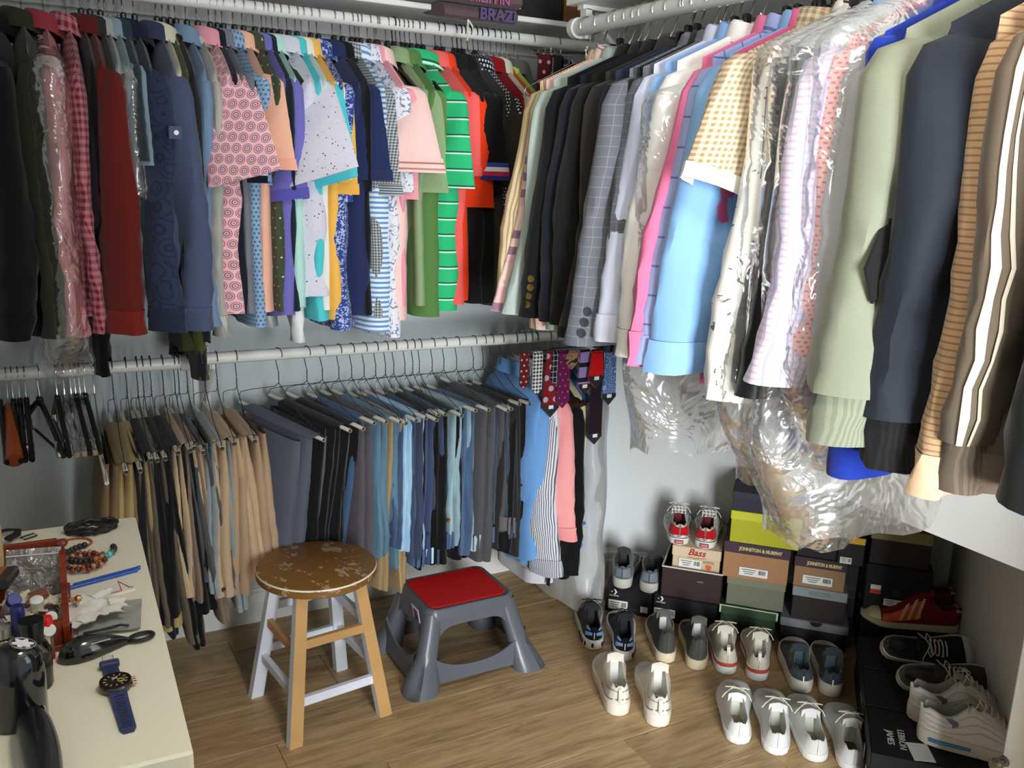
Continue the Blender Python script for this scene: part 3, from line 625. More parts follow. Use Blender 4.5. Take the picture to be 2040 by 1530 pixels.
trousers('pale grey blue trousers with narrow folded legs',0.464,F((168,178,182)),l1=.52,l2=.44,T=.014,zf=-.21,lean=.012)
trousers('tan chinos with a wide turned hem',0.497,F((208,184,154)),l1=.44,l2=.46,T=.022,zf=-.2,lean=.02,splay=.03)
trousers('camel brown trousers at the bracket',0.552,F((194,168,140)),l1=.43,l2=.47,T=.022,zf=-.2,lean=.006,splay=.022)
# the long run of trousers and jeans
trousers('slate grey wool trousers with a wide flat face',0.675,F((110,115,128),'heather',(96,101,116),p=.006),l1=.50,l2=.48,y0=-.185,y1=.15,T=.036,zf=-.222,zb=-.185,splay=.012,yaw=.38,back=.085)
trousers('black dress trousers, first after the slate wool pair',0.761,F((20,20,22)),l1=.52,l2=.5,y0=-.17,T=.03,zf=-.202,zb=-.17,yaw=.34,back=.085)
trousers('black dress trousers just before the blue chinos',0.809,F((24,24,27)),l1=.52,l2=.5,y0=-.16,T=.024,zf=-.2,zb=-.17,yaw=.3,back=.085)
trousers('steel blue chinos',0.861,F((84,112,146)),l1=.50,l2=.47,y0=-.14,T=.018,zf=-.185,zb=-.18,yaw=.2,lean=.01,back=.085)
trousers('plum grey trousers beside the blue chinos',0.902,F((106,100,108)),l1=.52,l2=.5,y0=-.15,T=.019,zf=-.185,zb=-.175,yaw=.18,lean=.01)
trousers('faded teal jeans with wide top fold',0.943,DN((115,152,171),(81,121,143)),l1=.50,l2=.44,y0=-.16,T=.018,zf=-.19,zb=-.175,yaw=.2,splay=.01)
trousers('khaki tan trousers hanging longest behind the stools',0.981,F((184,160,120)),l1=.58,l2=.55,y0=-.15,T=.014,zf=-.195,yaw=.1,lean=-.014)
trousers('mid blue jeans beside the khaki pair',1.014,DN((84,116,158),(43,68,108)),l1=.50,l2=.42,y0=-.15,T=.013,zf=-.19,yaw=.1,belt=DN((92,124,164),(60,87,130)))
trousers('pale ice blue jeans with dark button',1.042,DN((200,230,250),(156,194,222)),l1=.5,l2=.44,y0=-.15,T=.014,zf=-.185,yaw=.12,belt=DN((208,238,250),(166,201,228)),btn=plain((50,50,54),.4))
trousers('dark indigo jeans with whiskered front',1.080,DN((48,70,110),(25,38,70)),l1=.50,l2=.46,y0=-.15,T=.018,zf=-.195,yaw=.1,belt=DN((55,80,119),(36,55,90)))
trousers('black jeans between two pairs of indigo jeans',1.107,F((20,20,23)),l1=.5,l2=.52,y0=-.14,T=.010,zf=-.18)
trousers('indigo jeans with copper waist button',1.130,DN((59,88,138),(32,51,92)),l1=.46,l2=.5,y0=-.15,T=.015,zf=-.18,belt=DN((77,105,150),(48,71,113)),btn=plain((208,140,98),.3,.8))
trousers('black trousers beside the pale green jeans',1.175,F((17,17,19)),l1=.51,l2=.5,y0=-.15,T=.024,zf=-.19,yaw=.05)
trousers('pale green washed jeans with frayed waist',1.217,DN((182,205,212),(136,165,175)),l1=.49,l2=.46,y0=-.15,T=.016,zf=-.178,yaw=.08,belt=DN((202,219,222),(161,182,189)))
trousers('stonewashed blue jeans with pocket edge',1.263,DN((87,122,158),(42,66,104)),l1=.47,l2=.5,y0=-.15,T=.019,zf=-.18,yaw=.08,belt=DN((84,116,154),(50,75,116)))
trousers('mid grey jeans with wide waistband',1.324,F((104,104,106),'heather',(84,84,88),p=.01),l1=.44,l2=.52,y0=-.16,T=.024,zf=-.19,zb=-.165,yaw=.12,belt=F((120,118,116)))
trousers('dark ripped jeans behind the grey pair',1.361,DN((58,87,115),(25,40,62)),l1=.46,l2=.4,y0=-.15,T=.013,zf=-.185,belt=DN((58,87,115),(33,50,75)))
trousers('black brown corduroy trousers',1.390,F((64,60,58),'vstripe',(50,46,44),p=.006),l1=.55,l2=.5,y0=-.15,T=.017,zf=-.172,splay=.03)
trousers('black trousers, last before the pale blue sleeve',1.428,F((20,24,26)),l1=.56,l2=.52,y0=-.15,T=.016,zf=-.175,splay=.02)
# empty hangers in the dark corner
def bare_h(short,pos,kind,lean,L=.16,loop=False):
    t=thing({'k':'plastic_hanger','c':'clear_hanger','d':'wooden_hanger','w':'tube_hanger'}[kind],short,'hanger',(pos,2.625,.985),lean)
    r=.0195; hk=[(0,r*cos(math.radians(a)),r*sin(math.radians(a))) for a in range(200,-31,-23)]+[(0,.006,-.04),(0,0,-.055),(0,0,-.075)]
    b=MB(); b.tube(hk,.0016,6); b.build('hook',CHROME if kind!='w' else WIRE,t)
    b=MB(); c=MB()
    m={'k':BLKPL,'c':CLR,'d':plain((150,72,34),.35,0,.5,.3),'w':TUBEW}[kind]
    if kind in 'kc':
        b.tube([(0,(i-7)/7*.2,-.078-.10*abs((i-7)/7)**1.2) for i in range(15)],.0065,8,flat=1.5); b.box((0,0,-.078),(.014,.026,.026),bev=.004)
        b.build('frame',m,t); 
        for yy in(-.155,.155): c=MB(); c.box((0,yy,-.17),(.016,.02,.045),bev=.003); c.build('clip',CHROME if kind=='k' else m,t)
        c=MB(); c.tube([(0,-.2,-.176),(0,.2,-.176)],.004,8); c.build('bar',m,t)
    elif kind=='d':
        b.tube([(0,(i-7)/7*.2,-.085-.09*abs((i-7)/7)**1.2) for i in range(15)],[.010+.012*abs((i-7)/7) for i in range(15)],10); b.build('frame',m,t)
        c.tube([(0,-.18,-.18),(0,.18,-.18)],.005,8); c.build('bar',m,t)
    else:
        b.tube([(0,0,-.07),(0,-.2,-.25),(0,-.2,-.262)],.0013,5); b.tube([(0,0,-.07),(0,.2,-.12),(0,.2,-.16)],.0013,5); b.build('wire',WIRE,t); c.tube([(0,-.2,-.262),(0,.2,-.16)],.006,10); c.build('tube',m,t)
    return t
for i,(px,k,yw,lab) in enumerate([(-0.052,'k',.03,'black hanger at the very edge beside the orange brown wooden one'),(-0.033,'d',.02,'orange brown wooden suit hanger among the black empties'),(-0.021,'k',.03,'empty black hanger next to the wooden one'),(-0.006,'k',.0,'empty black clip hanger, third of the dark cluster'),(0.009,'k',.0,'empty black clip hanger, last of the dark cluster'),(0.040,'k',.2,'empty black clip hanger twisted out of line on its own'),(0.082,'k',.05,'empty black slim hanger before the clear ones'),(0.100,'c',.05,'empty clear clip hanger beside a slim black one'),(0.116,'c',.06,'empty clear clip hanger in the middle of the pale cluster'),(0.127,'k',.06,'empty black slim hanger between two clear ones'),(0.138,'c',.07,'empty clear clip hanger nearest to the tube hanger'),(0.150,'k',.07,'empty black slim hanger nearest to the tube hanger'),(0.173,'w',.0,'empty wire hanger with a bare white tube')]):
    bare_h(lab,px,k,yw)
# ---------------------------------------------------------------- ties on two racks, long clothes in the corner
def tie(short,pts,mat,w0=.032,w1=.046,tipm=None,lab=None,th=.004,yaw=0.,blade=None):
    # pts: (x,y,ztop,zbottom); front blade hangs to zbottom, rear blade a little shorter
    x,y,zt,zb=pts; t=thing('necktie',short,'necktie',(x,y,zt),yaw); h=zt-zb
    def blade_(L,w0,w1,xo,name,m,tip=True):
        b=MB(); P=[];U=[]; n=10
        for i in range(n+1):
            s=i/n; w=lp(w0,w1,s)/1; z=-L*s; rows=[]
            P.append([(xo-w/2,-.004,z),(xo-w/2,-.007-th,z),(xo+w/2,-.007-th,z),(xo+w/2,-.004,z)]); U.append([(-w/2-.004,z),(-w/2,z),(w/2,z),(w/2+.004,z)])
        z=-L-w1*.5; P.append([(xo,-.004,z),(xo,-.006-th,z),(xo,-.006-th,z),(xo,-.004,z)]); U.append([(0,z)]*4); b.grid(P,U,True if False else False); b.build(name,m,t,False)
        return -L
    b=MB(); rows=[];U=[]
    for i in range(9):
        a=PI*i/8; rows.append([(xx,-.004*0-.0065*cos(a)*1.,.0065*sin(a)) for xx in(-w0/2,w0/2)]); U.append([(-w0/2,a*.008),(w0/2,a*.008)])
    b.grid(rows,U); b.build('fold',mat,t)
    blade_(h-w1*.5,w0,w1,0,'wide_blade',mat); 
    b=MB(); L=h*.82; P=[[(.004-w0*.4,.006,0-.0),(.004+w0*.4,.006,0)],[(.006-w0*.42,.008,-L),(.006+w0*.42,.008,-L)],[(.006,.008,-L-w0*.4),(.006,.008,-L-w0*.4)]]
    b.grid(P,[[(0,0),(w0,0)],[(0,-L),(w0,-L)],[(0,-L-.02)]*2]); b.build('narrow_blade',blade or mat,t,False)
    if tipm:
        b=MB(); z=-h+w1*.5; P=[[(-w1*.5,-.0122,z+.012),(w1*.5,-.0122,z+.012)],[(-w1*.5,-.0122,z),(w1*.5,-.0122,z)],[(0,-.0122,z-w1*.5)]*2]; b.grid(P); b.build('tip_lining',tipm,t,False)
        b=MB(); b.box((0,-.0128,z+.004),(.018,.001,.012)); b.build('maker_label',plain((226,224,216),.7),t,False)
    return t
def tie_rack(label,p0,y1,x1,n,drop):
    t=thing('tie_rack',label,'rack',p0); r=.0195
    b=MB(); b.tube([(0,r*cos(math.radians(a)),r*sin(math.radians(a))) for a in range(200,-31,-23)]+[(0,-.002,-.03)],.002,6); b.build('hook',CHROME,t)
    b=MB(); b.tube([(0,.0,-.03),(0,-.05,-.034),(x1,y1,-drop)],.0022,6); b.tube([(x1,y1,-drop),(x1,y1,-drop-.10)],.0026,6); b.tube([(x1*.5,y1*.5,-drop*.5-.016),(x1*.5+.16,y1*.5-.02,-drop*.5-.012)],.0022,6); b.build('arm',plain((96,96,96),.3,.9),t)
    for i in range(n):
        f=(i+1)/n; b=MB(); b.tube([(x1*f-.02,y1*f,-lp(.034,drop,f)),(x1*f-.02,y1*f-.001,-lp(.034,drop,f)-.012),(x1*f+.04,y1*f-.001,-lp(.034,drop,f)-.012)],.0018,5); b.build('peg',CHROME,t)
    return t
tie_rack('chrome tie rack hung at the far end of the upper back rod',(1.505,2.625,1.95),-.21,-.055,3,.05)
tie_rack('second chrome tie rack arm crossing towards the jackets',(1.60,2.625,1.95),-.2,-.11,2,.05)
tie_rack('chrome tie rack on the lower rod in the corner',(1.56,2.625,.992),-.16,.02,5,.02)
DKT=plain((26,26,30),.6)
tie('burgundy necktie with small pale squares on the upper rack',(1.415,2.395,1.875,1.12),F((92,26,34),'dots',(196,150,140),p=.028,w=.2),.045,.07)
tie('charcoal necktie with silver paisley on the upper rack',(1.47,2.36,1.862,1.15),F((52,54,62),'paisley',(190,190,196),p=.04),.042,.06)
tie('black knit necktie hanging on the upper rack beside burgundy',(1.44,2.36,1.87,1.2),F((26,24,30)),.03,.04)
tie('dusty pink necktie on the second rack arm',(1.555,2.42,1.862,1.2),F((196,120,150)),.04,.055)
def lowtie(lab,px,zt,pyb,mat,w1=.05,y=2.40,**k):
    pass
tie('red flecked narrow necktie, first on the corner rack',(1.409,2.440,0.980,0.863),F((110,30,36),'dots',(200,160,150),p=.018,w=.2),0.03,0.03,)
tie('black and white houndstooth necktie on the corner rack',(1.455,2.434,0.980,0.844),F((228,226,224),'check',(28,28,32),p=.012),0.034,0.034,)
tie('red medallion necktie with navy tip on the corner rack',(1.506,2.428,0.980,0.765),F((142,30,42),'dots',(186,176,190),p=.036,w=.26),0.04,0.062,tipm=DKT)
tie('black grid patterned necktie on the corner rack',(1.523,2.422,0.980,0.866),F((32,34,42),'window',(176,180,190),p=.014,w=.12),0.04,0.05,)
tie('magenta plum necktie with dashed border on the corner rack',(1.544,2.416,0.980,0.795),F((112,30,84),'dots',(178,90,140),p=.02,w=.16),0.04,0.05,)
tie('taupe and brown star patterned necktie on the corner rack',(1.570,2.410,0.980,0.924),F((160,130,110),'leaf',(60,44,40),p=.03,w=.55),0.04,0.055,)
tie('lavender and black diagonal striped necktie on the corner rack',(1.618,2.404,0.980,0.837),F((164,144,196),'stripe',(40,36,52),p=.05,w=.3),0.04,0.05,tipm=DKT)
tie('bright red necktie with black tip label on the corner rack',(1.643,2.375,0.980,0.863),F((206,22,30)),0.04,0.06,tipm=DKT)
tie('dark plum almost black long necktie on the corner rack',(1.663,2.395,0.980,0.663),F((44,26,38)),0.04,0.055,tipm=DKT)
tie('slate blue paisley necktie on the corner rack',(1.705,2.386,0.980,0.798),F((94,124,170),'paisley',(170,190,214),p=.03),0.04,0.055,tipm=DKT)
# long garments at the right hand end of the lower rod
LR=dict(post='')
def Lg(short,pos,mat,cat='shirt',hk='w',**k):
    return garment(k.pop('nm',cat.replace(' ','_')),cat,short,'L',pos,mat,hk=hk,hl=short.split(' hanging')[0],**k)
Lg('sky blue shirt with long sleeve hanging at the end of the trousers',1.478,F((122,166,214)),T=.03,**ls_(ls=.60,a0=.06,a1=.045,b0=.024,phi=.5,out=.02,L=.66,cuff=F((128,170,216)),cw=.06,W=.19))
Lg('grey and white pinstriped shirt hanging beside the pink shirt',1.512,F((222,222,226),'vstripe',(104,106,118),p=.007,w=.4),T=.03,**ls_(ls=.62,a0=.055,a1=.06,b0=.03,phi=.6,out=.04,L=.68,cuff=F((200,198,204),'vstripe',(130,130,140),p=.007,w=.4),cw=.06,W=.19,hem=.0))
Lg('salmon pink shirt with rolled cuff hanging in the corner',1.560,F((240,170,168)),T=.032,slx=.02,**ls_(ls=.5,a0=.06,a1=.062,b0=.03,phi=.5,out=.04,L=.72,cuff=F((238,164,162)),cw=.05,W=.19,btn=PEARL))
Lg('white shirt with long pale tail hanging behind the pink shirt',1.537,F((232,228,232)),T=.03,**ls_(ls=.6,b0=.02,out=-.03,L=.76,W=.185))
Lg('long black coat hanging against the corner wall',1.612,F((16,16,17)),'coat','d',T=.034,**ls_(ls=.62,a0=.07,a1=.06,b0=.026,phi=.2,out=.025,L=.72,collar='lapel',hem=0,W=.2))
Lg('cream linen jacket hanging between ties and coat',1.638,F((214,200,170)),'jacket','d',T=.035,**ls_(ls=.50,a0=.06,a1=.05,b0=.03,phi=.3,out=.02,L=.58,collar='lapel',hem=0,W=.19))
Lg('denim blue shirt hanging under the striped ties',1.668,F((88,120,176)),T=.03,**ls_(ls=.58,b0=.026,phi=.3,out=.01,L=.6,W=.19))
t=thing('cloth_belt','black cloth belt with a buckle dangling below the striped shirt','belt',(1.522,2.41,.36)); b=MB()
b.tube([(0,0,0),(.004,.0,-.05),(.012,0,-.08),(.006,0,-.13),(.0,.0,-.19)],[.006,.012,.014,.011,.011],8,flat=.3); b.build('strap',F((22,22,24)),t)
b=MB(); b.tube([(.0,-.008,-.07),(.028,-.008,-.07),(.028,-.008,-.09),(0,-.008,-.09)],.0022,6,closed=True); b.build('buckle',DKWIRE,t)
# ---------------------------------------------------------------- right hand rod: jackets, shirts, bags
def Rr(short,pos,mat,cat='shirt',hk='k',**k):
    nm=k.pop('nm',cat.replace(' ','_')); return garment(nm,cat,short,'R',pos,mat,hk=hk,hl=' '.join(short.split()[:7]),**k)
JK=dict(ls=.60,a0=.078,a1=.066,b0=.036,out=.075,collar='lapel',L=.72,hem=.0,W=.225,slope=.46,T=.03,flare=.02)
def jk(**k): d=dict(JK); d.update(k); return d
def rowbtn(mat,n,r,h0,dz,k0=2.2,dk=0.):
    # buttons up the room-side cuff: h0 above the sleeve end, one every dz
    def f(t,zt):
        P=LASTP[0]; zb=min(v[2] for v in P[-1])
        for i in range(n):
            z=sum(v[2] for v in P[-1])/len(P[-1])+h0+dz*i; k=k0+dk*i
            for r0,r1 in zip(P,P[1:]):
                z0=sum(v[2] for v in r0)/len(r0); z1=sum(v[2] for v in r1)/len(r1)
                if z1<=z<=z0:
                    f_=(z0-z)/(z0-z1); m=len(r0); g=lambda rr: Vector(rr[int(k)%m]).lerp(Vector(rr[(int(k)+1)%m]),k-int(k))
                    q=g(r0).lerp(g(r1),f_); c=(sum((Vector(v) for v in r0),Vector())/m).lerp(sum((Vector(v) for v in r1),Vector())/m,f_); d=q-c; d.z=0; d.normalize()
                    b=MB(); disc(b,q+d*.002,d,r,.003); b.build('button',mat,t); break
    return f
SEER=F((228,212,182),'vstripe',(196,164,120),p=.009,w=.4)
garment('jacket','jacket','cream seersucker jacket with small gold cuff buttons, first on the thick rod','R',2.104,SEER,hk='d',hl='cream seersucker jacket',extra=rowbtn(GOLD,4,.006,.03,.016,1.5),**jk(out=.105,a0=.072,a1=.055,b0=.03))
Rr('pink madras patchwork shirt showing as a narrow strip of squares',2.078,F((248,206,206),'patch',(176,140,160),(250,222,210),p=.021),'shirt','k',**jk(out=.135,a0=.062,a1=.045,b0=.024,T=.016,W=.222,collar='dress'))
Rr('pale mint grey blazer with wide flat sleeve',2.036,F((186,198,190)),'jacket','d',**jk(out=.085,a0=.080,a1=.07,b0=.034,T=.028,L=.71))
Rr('black blazer with gold sleeve buttons',1.972,F((24,25,28)),'jacket','d',extra=rowbtn(GOLD,4,.0095,.035,.022,1.6),**jk(out=.085,a0=.082,a1=.066,b0=.04,T=.034))
Rr('midnight navy suit jacket',1.915,F((40,44,56),'heather',(32,35,46),p=.005),'jacket','d',**jk(T=.032))
Rr('black brown suit jacket behind the navy one',1.866,F((34,31,28)),'jacket','d',**jk(T=.034,L=.72))
Rr('dark taupe suit jacket with soft shoulder',1.808,F((72,66,62),'heather',(56,52,50),p=.006),'jacket','d',**jk(T=.03,L=.72,out=.06))
Rr('navy cardigan tucked between two suits',1.768,F((52,62,82)),'jacket','k',**jk(T=.02,out=.03,ls=.6,a1=.05,collar='crew'))
PLAID=F((124,126,134),'window',(148,150,157),p=.017,w=.08)
Rr('grey windowpane suit jacket with three dark cuff buttons',1.715,PLAID,'jacket','d',extra=rowbtn(DKBTN,3,.0105,.03,.024,2.0,.12),**jk(a0=.085,a1=.078,b0=.046,T=.036,out=.09,ls=.62))
Rr('charcoal trousers jacket set below the windowpane suit',1.688,F((46,46,48)),'jacket','d',**jk(a0=.07,a1=.06,b0=.03,T=.03,out=.03,L=.73,ls=.5))
Rr('second grey checked suit jacket behind the windowpane one',1.666,F((112,114,122),'window',(134,136,144),p=.015,w=.09),'jacket','d',**jk(a0=.07,T=.03,out=.05,ls=.55))
DS=dict(slope=.46,ls=.605,a0=.074,a1=.066,b0=.038,out=.08,collar='dress',L=.70,hem=.03,W=.215,T=.03)
def ds(**k): d=dict(DS); d.update(k); return d
Rr('pale lavender white dress shirt with square cuff',1.641,F((216,220,238)),cuff=F((222,224,240)),cw=.06,**ds())
Rr('soft blue oxford shirt between white and lavender shirts',1.602,F((150,182,222)),**ds(T=.022,out=.05,b0=.025,ls=.56))
Rr('cream white dress shirt under a clear film',1.562,F((248,246,242)),'shirt','w',cuff=F((248,246,240)),cw=.06,**ds(out=.09,ls=.625,b0=.042))
Rr('carnation pink dress shirt with wide flat cuff',1.484,F((226,130,166)),'shirt','k',cuff=F((228,134,170)),cw=.07,**ds(out=.10,ls=.625,a1=.09,b0=.034,phi=.2))
Rr('lavender blue shirt with triple line windowpane',1.453,F((168,176,214),'window',(118,126,170),p=.045,w=.07),'shirt','k',cuff=F((170,178,216)),cw=.06,**ds(out=.125,ls=.62))
Rr('sky blue dress shirt with big front cuff',1.404,F((148,186,226)),'shirt','k',cuff=F((154,190,230)),cw=.065,**ds(out=.095,a0=.082,a1=.084,b0=.046,phi=-.15,ls=.63,T=.04))
Rr('magenta pink shirt with dangling buttoned cuff',1.392,F((214,110,152)),'shirt','k',btn=PEARL,cuff=F((216,112,154)),cw=.06,**ds(out=.02,ls=.66,a1=.05,b0=.026,T=.02))
GING=F((224,210,188),'check',(172,150,118),p=.011)
garment('polo_shirt','shirt','beige gingham short sleeve shirt with white sleeve band','R',1.354,GING,hk='k',hl='beige gingham shirt',ls=.275,a0=.075,a1=.108,b0=.040,phi=.0,out=.045,hs=.032,L=.70,W=.215,T=.062,slope=.46,cuff=F((240,238,232)),cw=.03,cuffgrow=1.02,fold=.012)
Rr('ivory print shirt with black script trim under film',1.277,F((226,222,214),'leaf',(120,100,96),p=.02,w=.70),'shirt','w',**ds(out=.06,ls=.66,T=.03,L=.72))
Rr('oatmeal striped shirt with black zebra strip under film',1.262,F((224,206,188),'stripe',(60,54,52),p=.018,w=.2),'shirt','w',**ds(out=.02,ls=.64,T=.026,L=.72,b0=.02))
Rr('plain black dress shirt beside the film bag',1.248,F((30,24,26)),'shirt','k',**ds(out=.03,ls=.62,T=.032,L=.72,b0=.03))
Rr('glossy black shirt wrapped tightly in film',1.219,F((26,27,28),rough=.45),'shirt','w',**ds(out=.04,ls=.64,T=.04,L=.73))
Rr('light blue shirt showing only its lower edge',1.189,F((156,184,226)),'shirt','k',**ds(out=-.01,ls=.6,T=.026,L=.725,b0=.022))
Rr('lavender and pink fine checked shirt',1.157,F((224,220,234),'tatter',(160,166,206),(222,176,196),p=.0105,w=.34),'shirt','k',**ds(out=.06,ls=.60,a0=.085,a1=.08,b0=.05,T=.042,L=.735))
Rr('salmon pink dotted shirt seen through film',1.118,F((238,190,186),'dots',(204,130,136),p=.008,w=.25),'shirt','w',**ds(out=.035,ls=.56,T=.034,b0=.03))
Rr('pale heather grey sweater beside the hoodie',1.077,F((186,186,186),'heather',(164,164,168),p=.006),'sweater','k',**ds(out=.03,ls=.58,T=.034,collar='crew',L=.76))
Rr('royal blue polo with lower edge below the hoodie',1.047,F((40,66,158)),'polo shirt','k',**ds(ls=.3,out=-.02,T=.04,L=.80,b0=.02,hem=-.01))
garment('sweatshirt','sweatshirt','sage grey hooded sweatshirt with wide ribbed cuffs','R',1.007,F((152,155,136),'heather',(138,141,123),p=.005),hk='k',hl='sage grey sweatshirt',**ds(out=.05,ls=.67,a0=.095,a1=.085,b0=.062,T=.055,cuff=F((150,153,134),'vstripe',(136,139,121),p=.008,w=.5),cw=.085,cuffgrow=.9,collar='stand',L=.66,hem=0,flare=.02))
def piping(c,x0,w,y0):
    def f(t,zt):
        b=MB(); rows=[]
        for i in range(14):
            s=i/13; rows.append([(x0+.0*s+dx,-.215-y0-.055*s,zt-.03-.60*s) for dx in(-w/2,w/2)])
        b.grid(rows); b.build('sleeve_stripe',c,t)
    return f
garment('jacket','jacket','dark navy zip track jacket with black ribbed cuff','R',0.930,F((30,38,50),rough=.7),hk='k',hl='navy track jacket',**ds(out=.025,ls=.70,a0=.095,a1=.075,b0=.048,T=.055,cuff=F((36,34,34),'vstripe',(24,23,23),p=.008,w=.5),cw=.085,cuffgrow=.9,collar='stand',cm=F((52,72,84)),L=.68,hem=0,flare=.02))
garment('sweater','sweater','beige horizontally ribbed sweater with long sleeve','R',0.853,F((196,164,130),'stripe',(160,130,102),p=.0105,w=.30,bump=.6),hk='c',hl='beige ribbed sweater',**ds(out=.02,ls=.72,a0=.06,a1=.05,b0=.034,T=.024,cuff=F((218,188,158)),cw=.07,collar='crew',L=.70,hem=0))
STR=F((206,195,178),rough=.6)
def tstripes(t,zt):
    P=LASTP[0]
    def pt(r,k):
        k0=int(math.floor(k)); f=k-k0; n=len(r); return Vector(r[k0%n]).lerp(Vector(r[(k0+1)%n]),f)
    for k0,k1 in((1.55,2.05),(.55,1.15)) if 0 else ((1.9,2.15),(.75,1.4)):
        b=MB(); rows=[]
        for r in P[1:]:
            c=sum((Vector(q) for q in r),Vector())/len(r); row=[]
            for k in(k0,(k0+k1)/2,k1):
                q=pt(r,k); d=q-c; d.z=0; row.append(q+d.normalized()*.0035)
            rows.append(row)
        b.grid(rows); b.build('sleeve_stripe',STR,t)
garment('jacket','jacket','taupe track jacket with cream sleeve stripes','R',0.802,F((120,107,92)),hk='k',hl='taupe track jacket',**ds(out=.0,ls=.70,a0=.08,a1=.07,b0=.042,T=.05,cuff=F((128,114,100),'vstripe',(112,100,86),p=.008,w=.5),cw=.08,cuffgrow=.92,collar='stand',L=.74,hem=0,flare=.05,extra=tstripes,hemband=F((120,106,92))))
garment('jacket','jacket','black fleece jacket, nearest on the thick rod','R',.662,F((22,24,27)),hk='k',hl='black fleece jacket',**ds(out=.03,ls=.68,a0=.09,a1=.08,b0=.06,T=.05,collar='stand',L=.73,hem=0))
b=MB(); t=thing('garment_tag','black fabric loop poking out between sage and navy jackets','tag',(1.205,0.957,1.415),0)
b.ext([(-.045,-.005),(-.02,.055),(.03,.085),(.03,.0),(-.02,-.06)],.006,Matrix(((1,0,0,0),(0,0,1,0),(0,1,0,0),(0,0,0,1)))); b.build('loop',F((24,24,26)),t); b=MB(); b.box((.01,.003,.07),(.03,.008,.006)); b.build('stitching',F((50,50,52)),t)
for i,(y,kd,lab) in enumerate([(2.24,'w','thin wire hanger bare at the rod end cap'),(2.17,'c','bare clear hanger, second from the rod end cap'),(2.0,'d','bare dark wooden suit hanger among the jackets'),(1.80,'k','bare black hanger above the taupe suit'),(1.60,'d','bare dark wooden suit hanger above the lavender shirt'),(1.69,'w','bare wire hanger above the windowpane suit')]):
    hanger(lab,kd,'R',y,.05)
# ---------------------------------------------------------------- dry cleaning film bags
FILM=film_mat(.15,.10,.95,9.); FILM2=film_mat(.18,.15,.9,8.); MILKY=film_mat(.05,.93,.35,5.,(232,233,230),.28,.32)
def bag(label,row,pos,zt,zb,W,T,mat,seed,n=46,m=40,top=.05,flare=.0,amp=.016,yaw=0.,dx=0.,tail=.3,gather=0.):
    t=thing('garment_bag',label,'garment bag',(pos,2.625,1.95) if row=='B' else ((pos,2.625,.992) if row=='L' else (1.46,pos,1.943)),(yaw if row!='R' else -PI/2+yaw))
    P=[];R_=random.Random(seed); off=Vector((seed*3.1,seed*1.7,0))
    for i in range(m+1):
        s=i/m; z=lp(-zt,-zb,s); row_=[]
        d=abs(z)-zt
        w=lp(top,W,sm(0,.13,d))*(1+flare*s); th=lp(.02,T,sm(0,.15,d))
        g=1-gather*sm(1-tail,1,s); w*=g; th*=(1+.3*sm(1-tail,1,s))
        for k in range(n):
            a=2*PI*k/n+PI/2; c=cos(a); q=sin(a)
            x=th*math.copysign(abs(c)**.8,c); y=w*math.copysign(abs(q)**.6,q)
            v=Vector((x*9,y*7,z*3.2))+off; nv=noise.noise(v)*1.; n2=noise.noise(v*2.7+Vector((5,5,5)))
            n3=abs(noise.noise(Vector((y*16,x*16,z*5))+off))
            A=amp*(.6+.9*sm(.3,1,s)); l=Vector((x,y,0)); l.normalize()
            x+=l.x*A*(nv*1.3+n2*.7+n3)+dx*s; y+=l.y*A*(nv+n2*.6)
            zz=z+.02*n2*sm(.8,1,s)+(.05*noise.noise(Vector((a*1.3,seed,0))) if i==m else .035*noise.noise(Vector((a*1.3,seed,0)))*sm(.8,1,s))
            row_.append((x,y,zz))
        P.append(row_)
    b=MB(); b.grid(P,[[(k/n,i/m) for k in range(n+1)] for i in range(m+1)],True); b.build('film',mat,t)
    b=MB(); r=P[0]; b.grid([[(p[0]*.25,p[1]*.3,p[2]+.022) for p in r],[(p[0]*.6,p[1]*.7,p[2]+.012) for p in r],[tuple(p) for p in r]],None,True); b.build('neck',mat,t); return t
bag('crinkled clear film bag over the white shirt, ending below the sky blue cuff','R',1.549,.13,1.00,.30,.065,FILM,3,gather=.1)
bag('clear film bag over the ivory print shirt with a pointed crumpled end','R',1.265,.06,.99,.27,.055,FILM,5,flare=.06,gather=.25,tail=.2)
bag('long clear film bag over the black shirt reaching the yellow green box','R',1.221,.06,1.10,.27,.07,FILM,8,flare=.0,gather=.45,tail=.25)
bag('clear film bag over the checked shirt with a square lower end','R',1.168,.06,1.06,.28,.07,FILM2,11,flare=.0,gather=.3,tail=.2)
bag('clear film bag over the dotted pink shirt with lettering near its hem','R',1.110,.05,.92,.28,.065,FILM,14,flare=.04,gather=.35,tail=.25)
bag('clear film bag around the pink striped shirt near the dark end','B',0.112,.10,.945,.30,.055,FILM,17,gather=.3,tail=.15)
bag('short clear film bag over the grey blue pocket shirt','B',0.286,.11,.50,.25,.04,FILM,19,amp=.008)
bag('milky white garment bag hanging almost to the floor in the corner','L',1.705,.09,.945,.215,.07,MILKY,23,flare=.10,amp=.024,dx=.0)
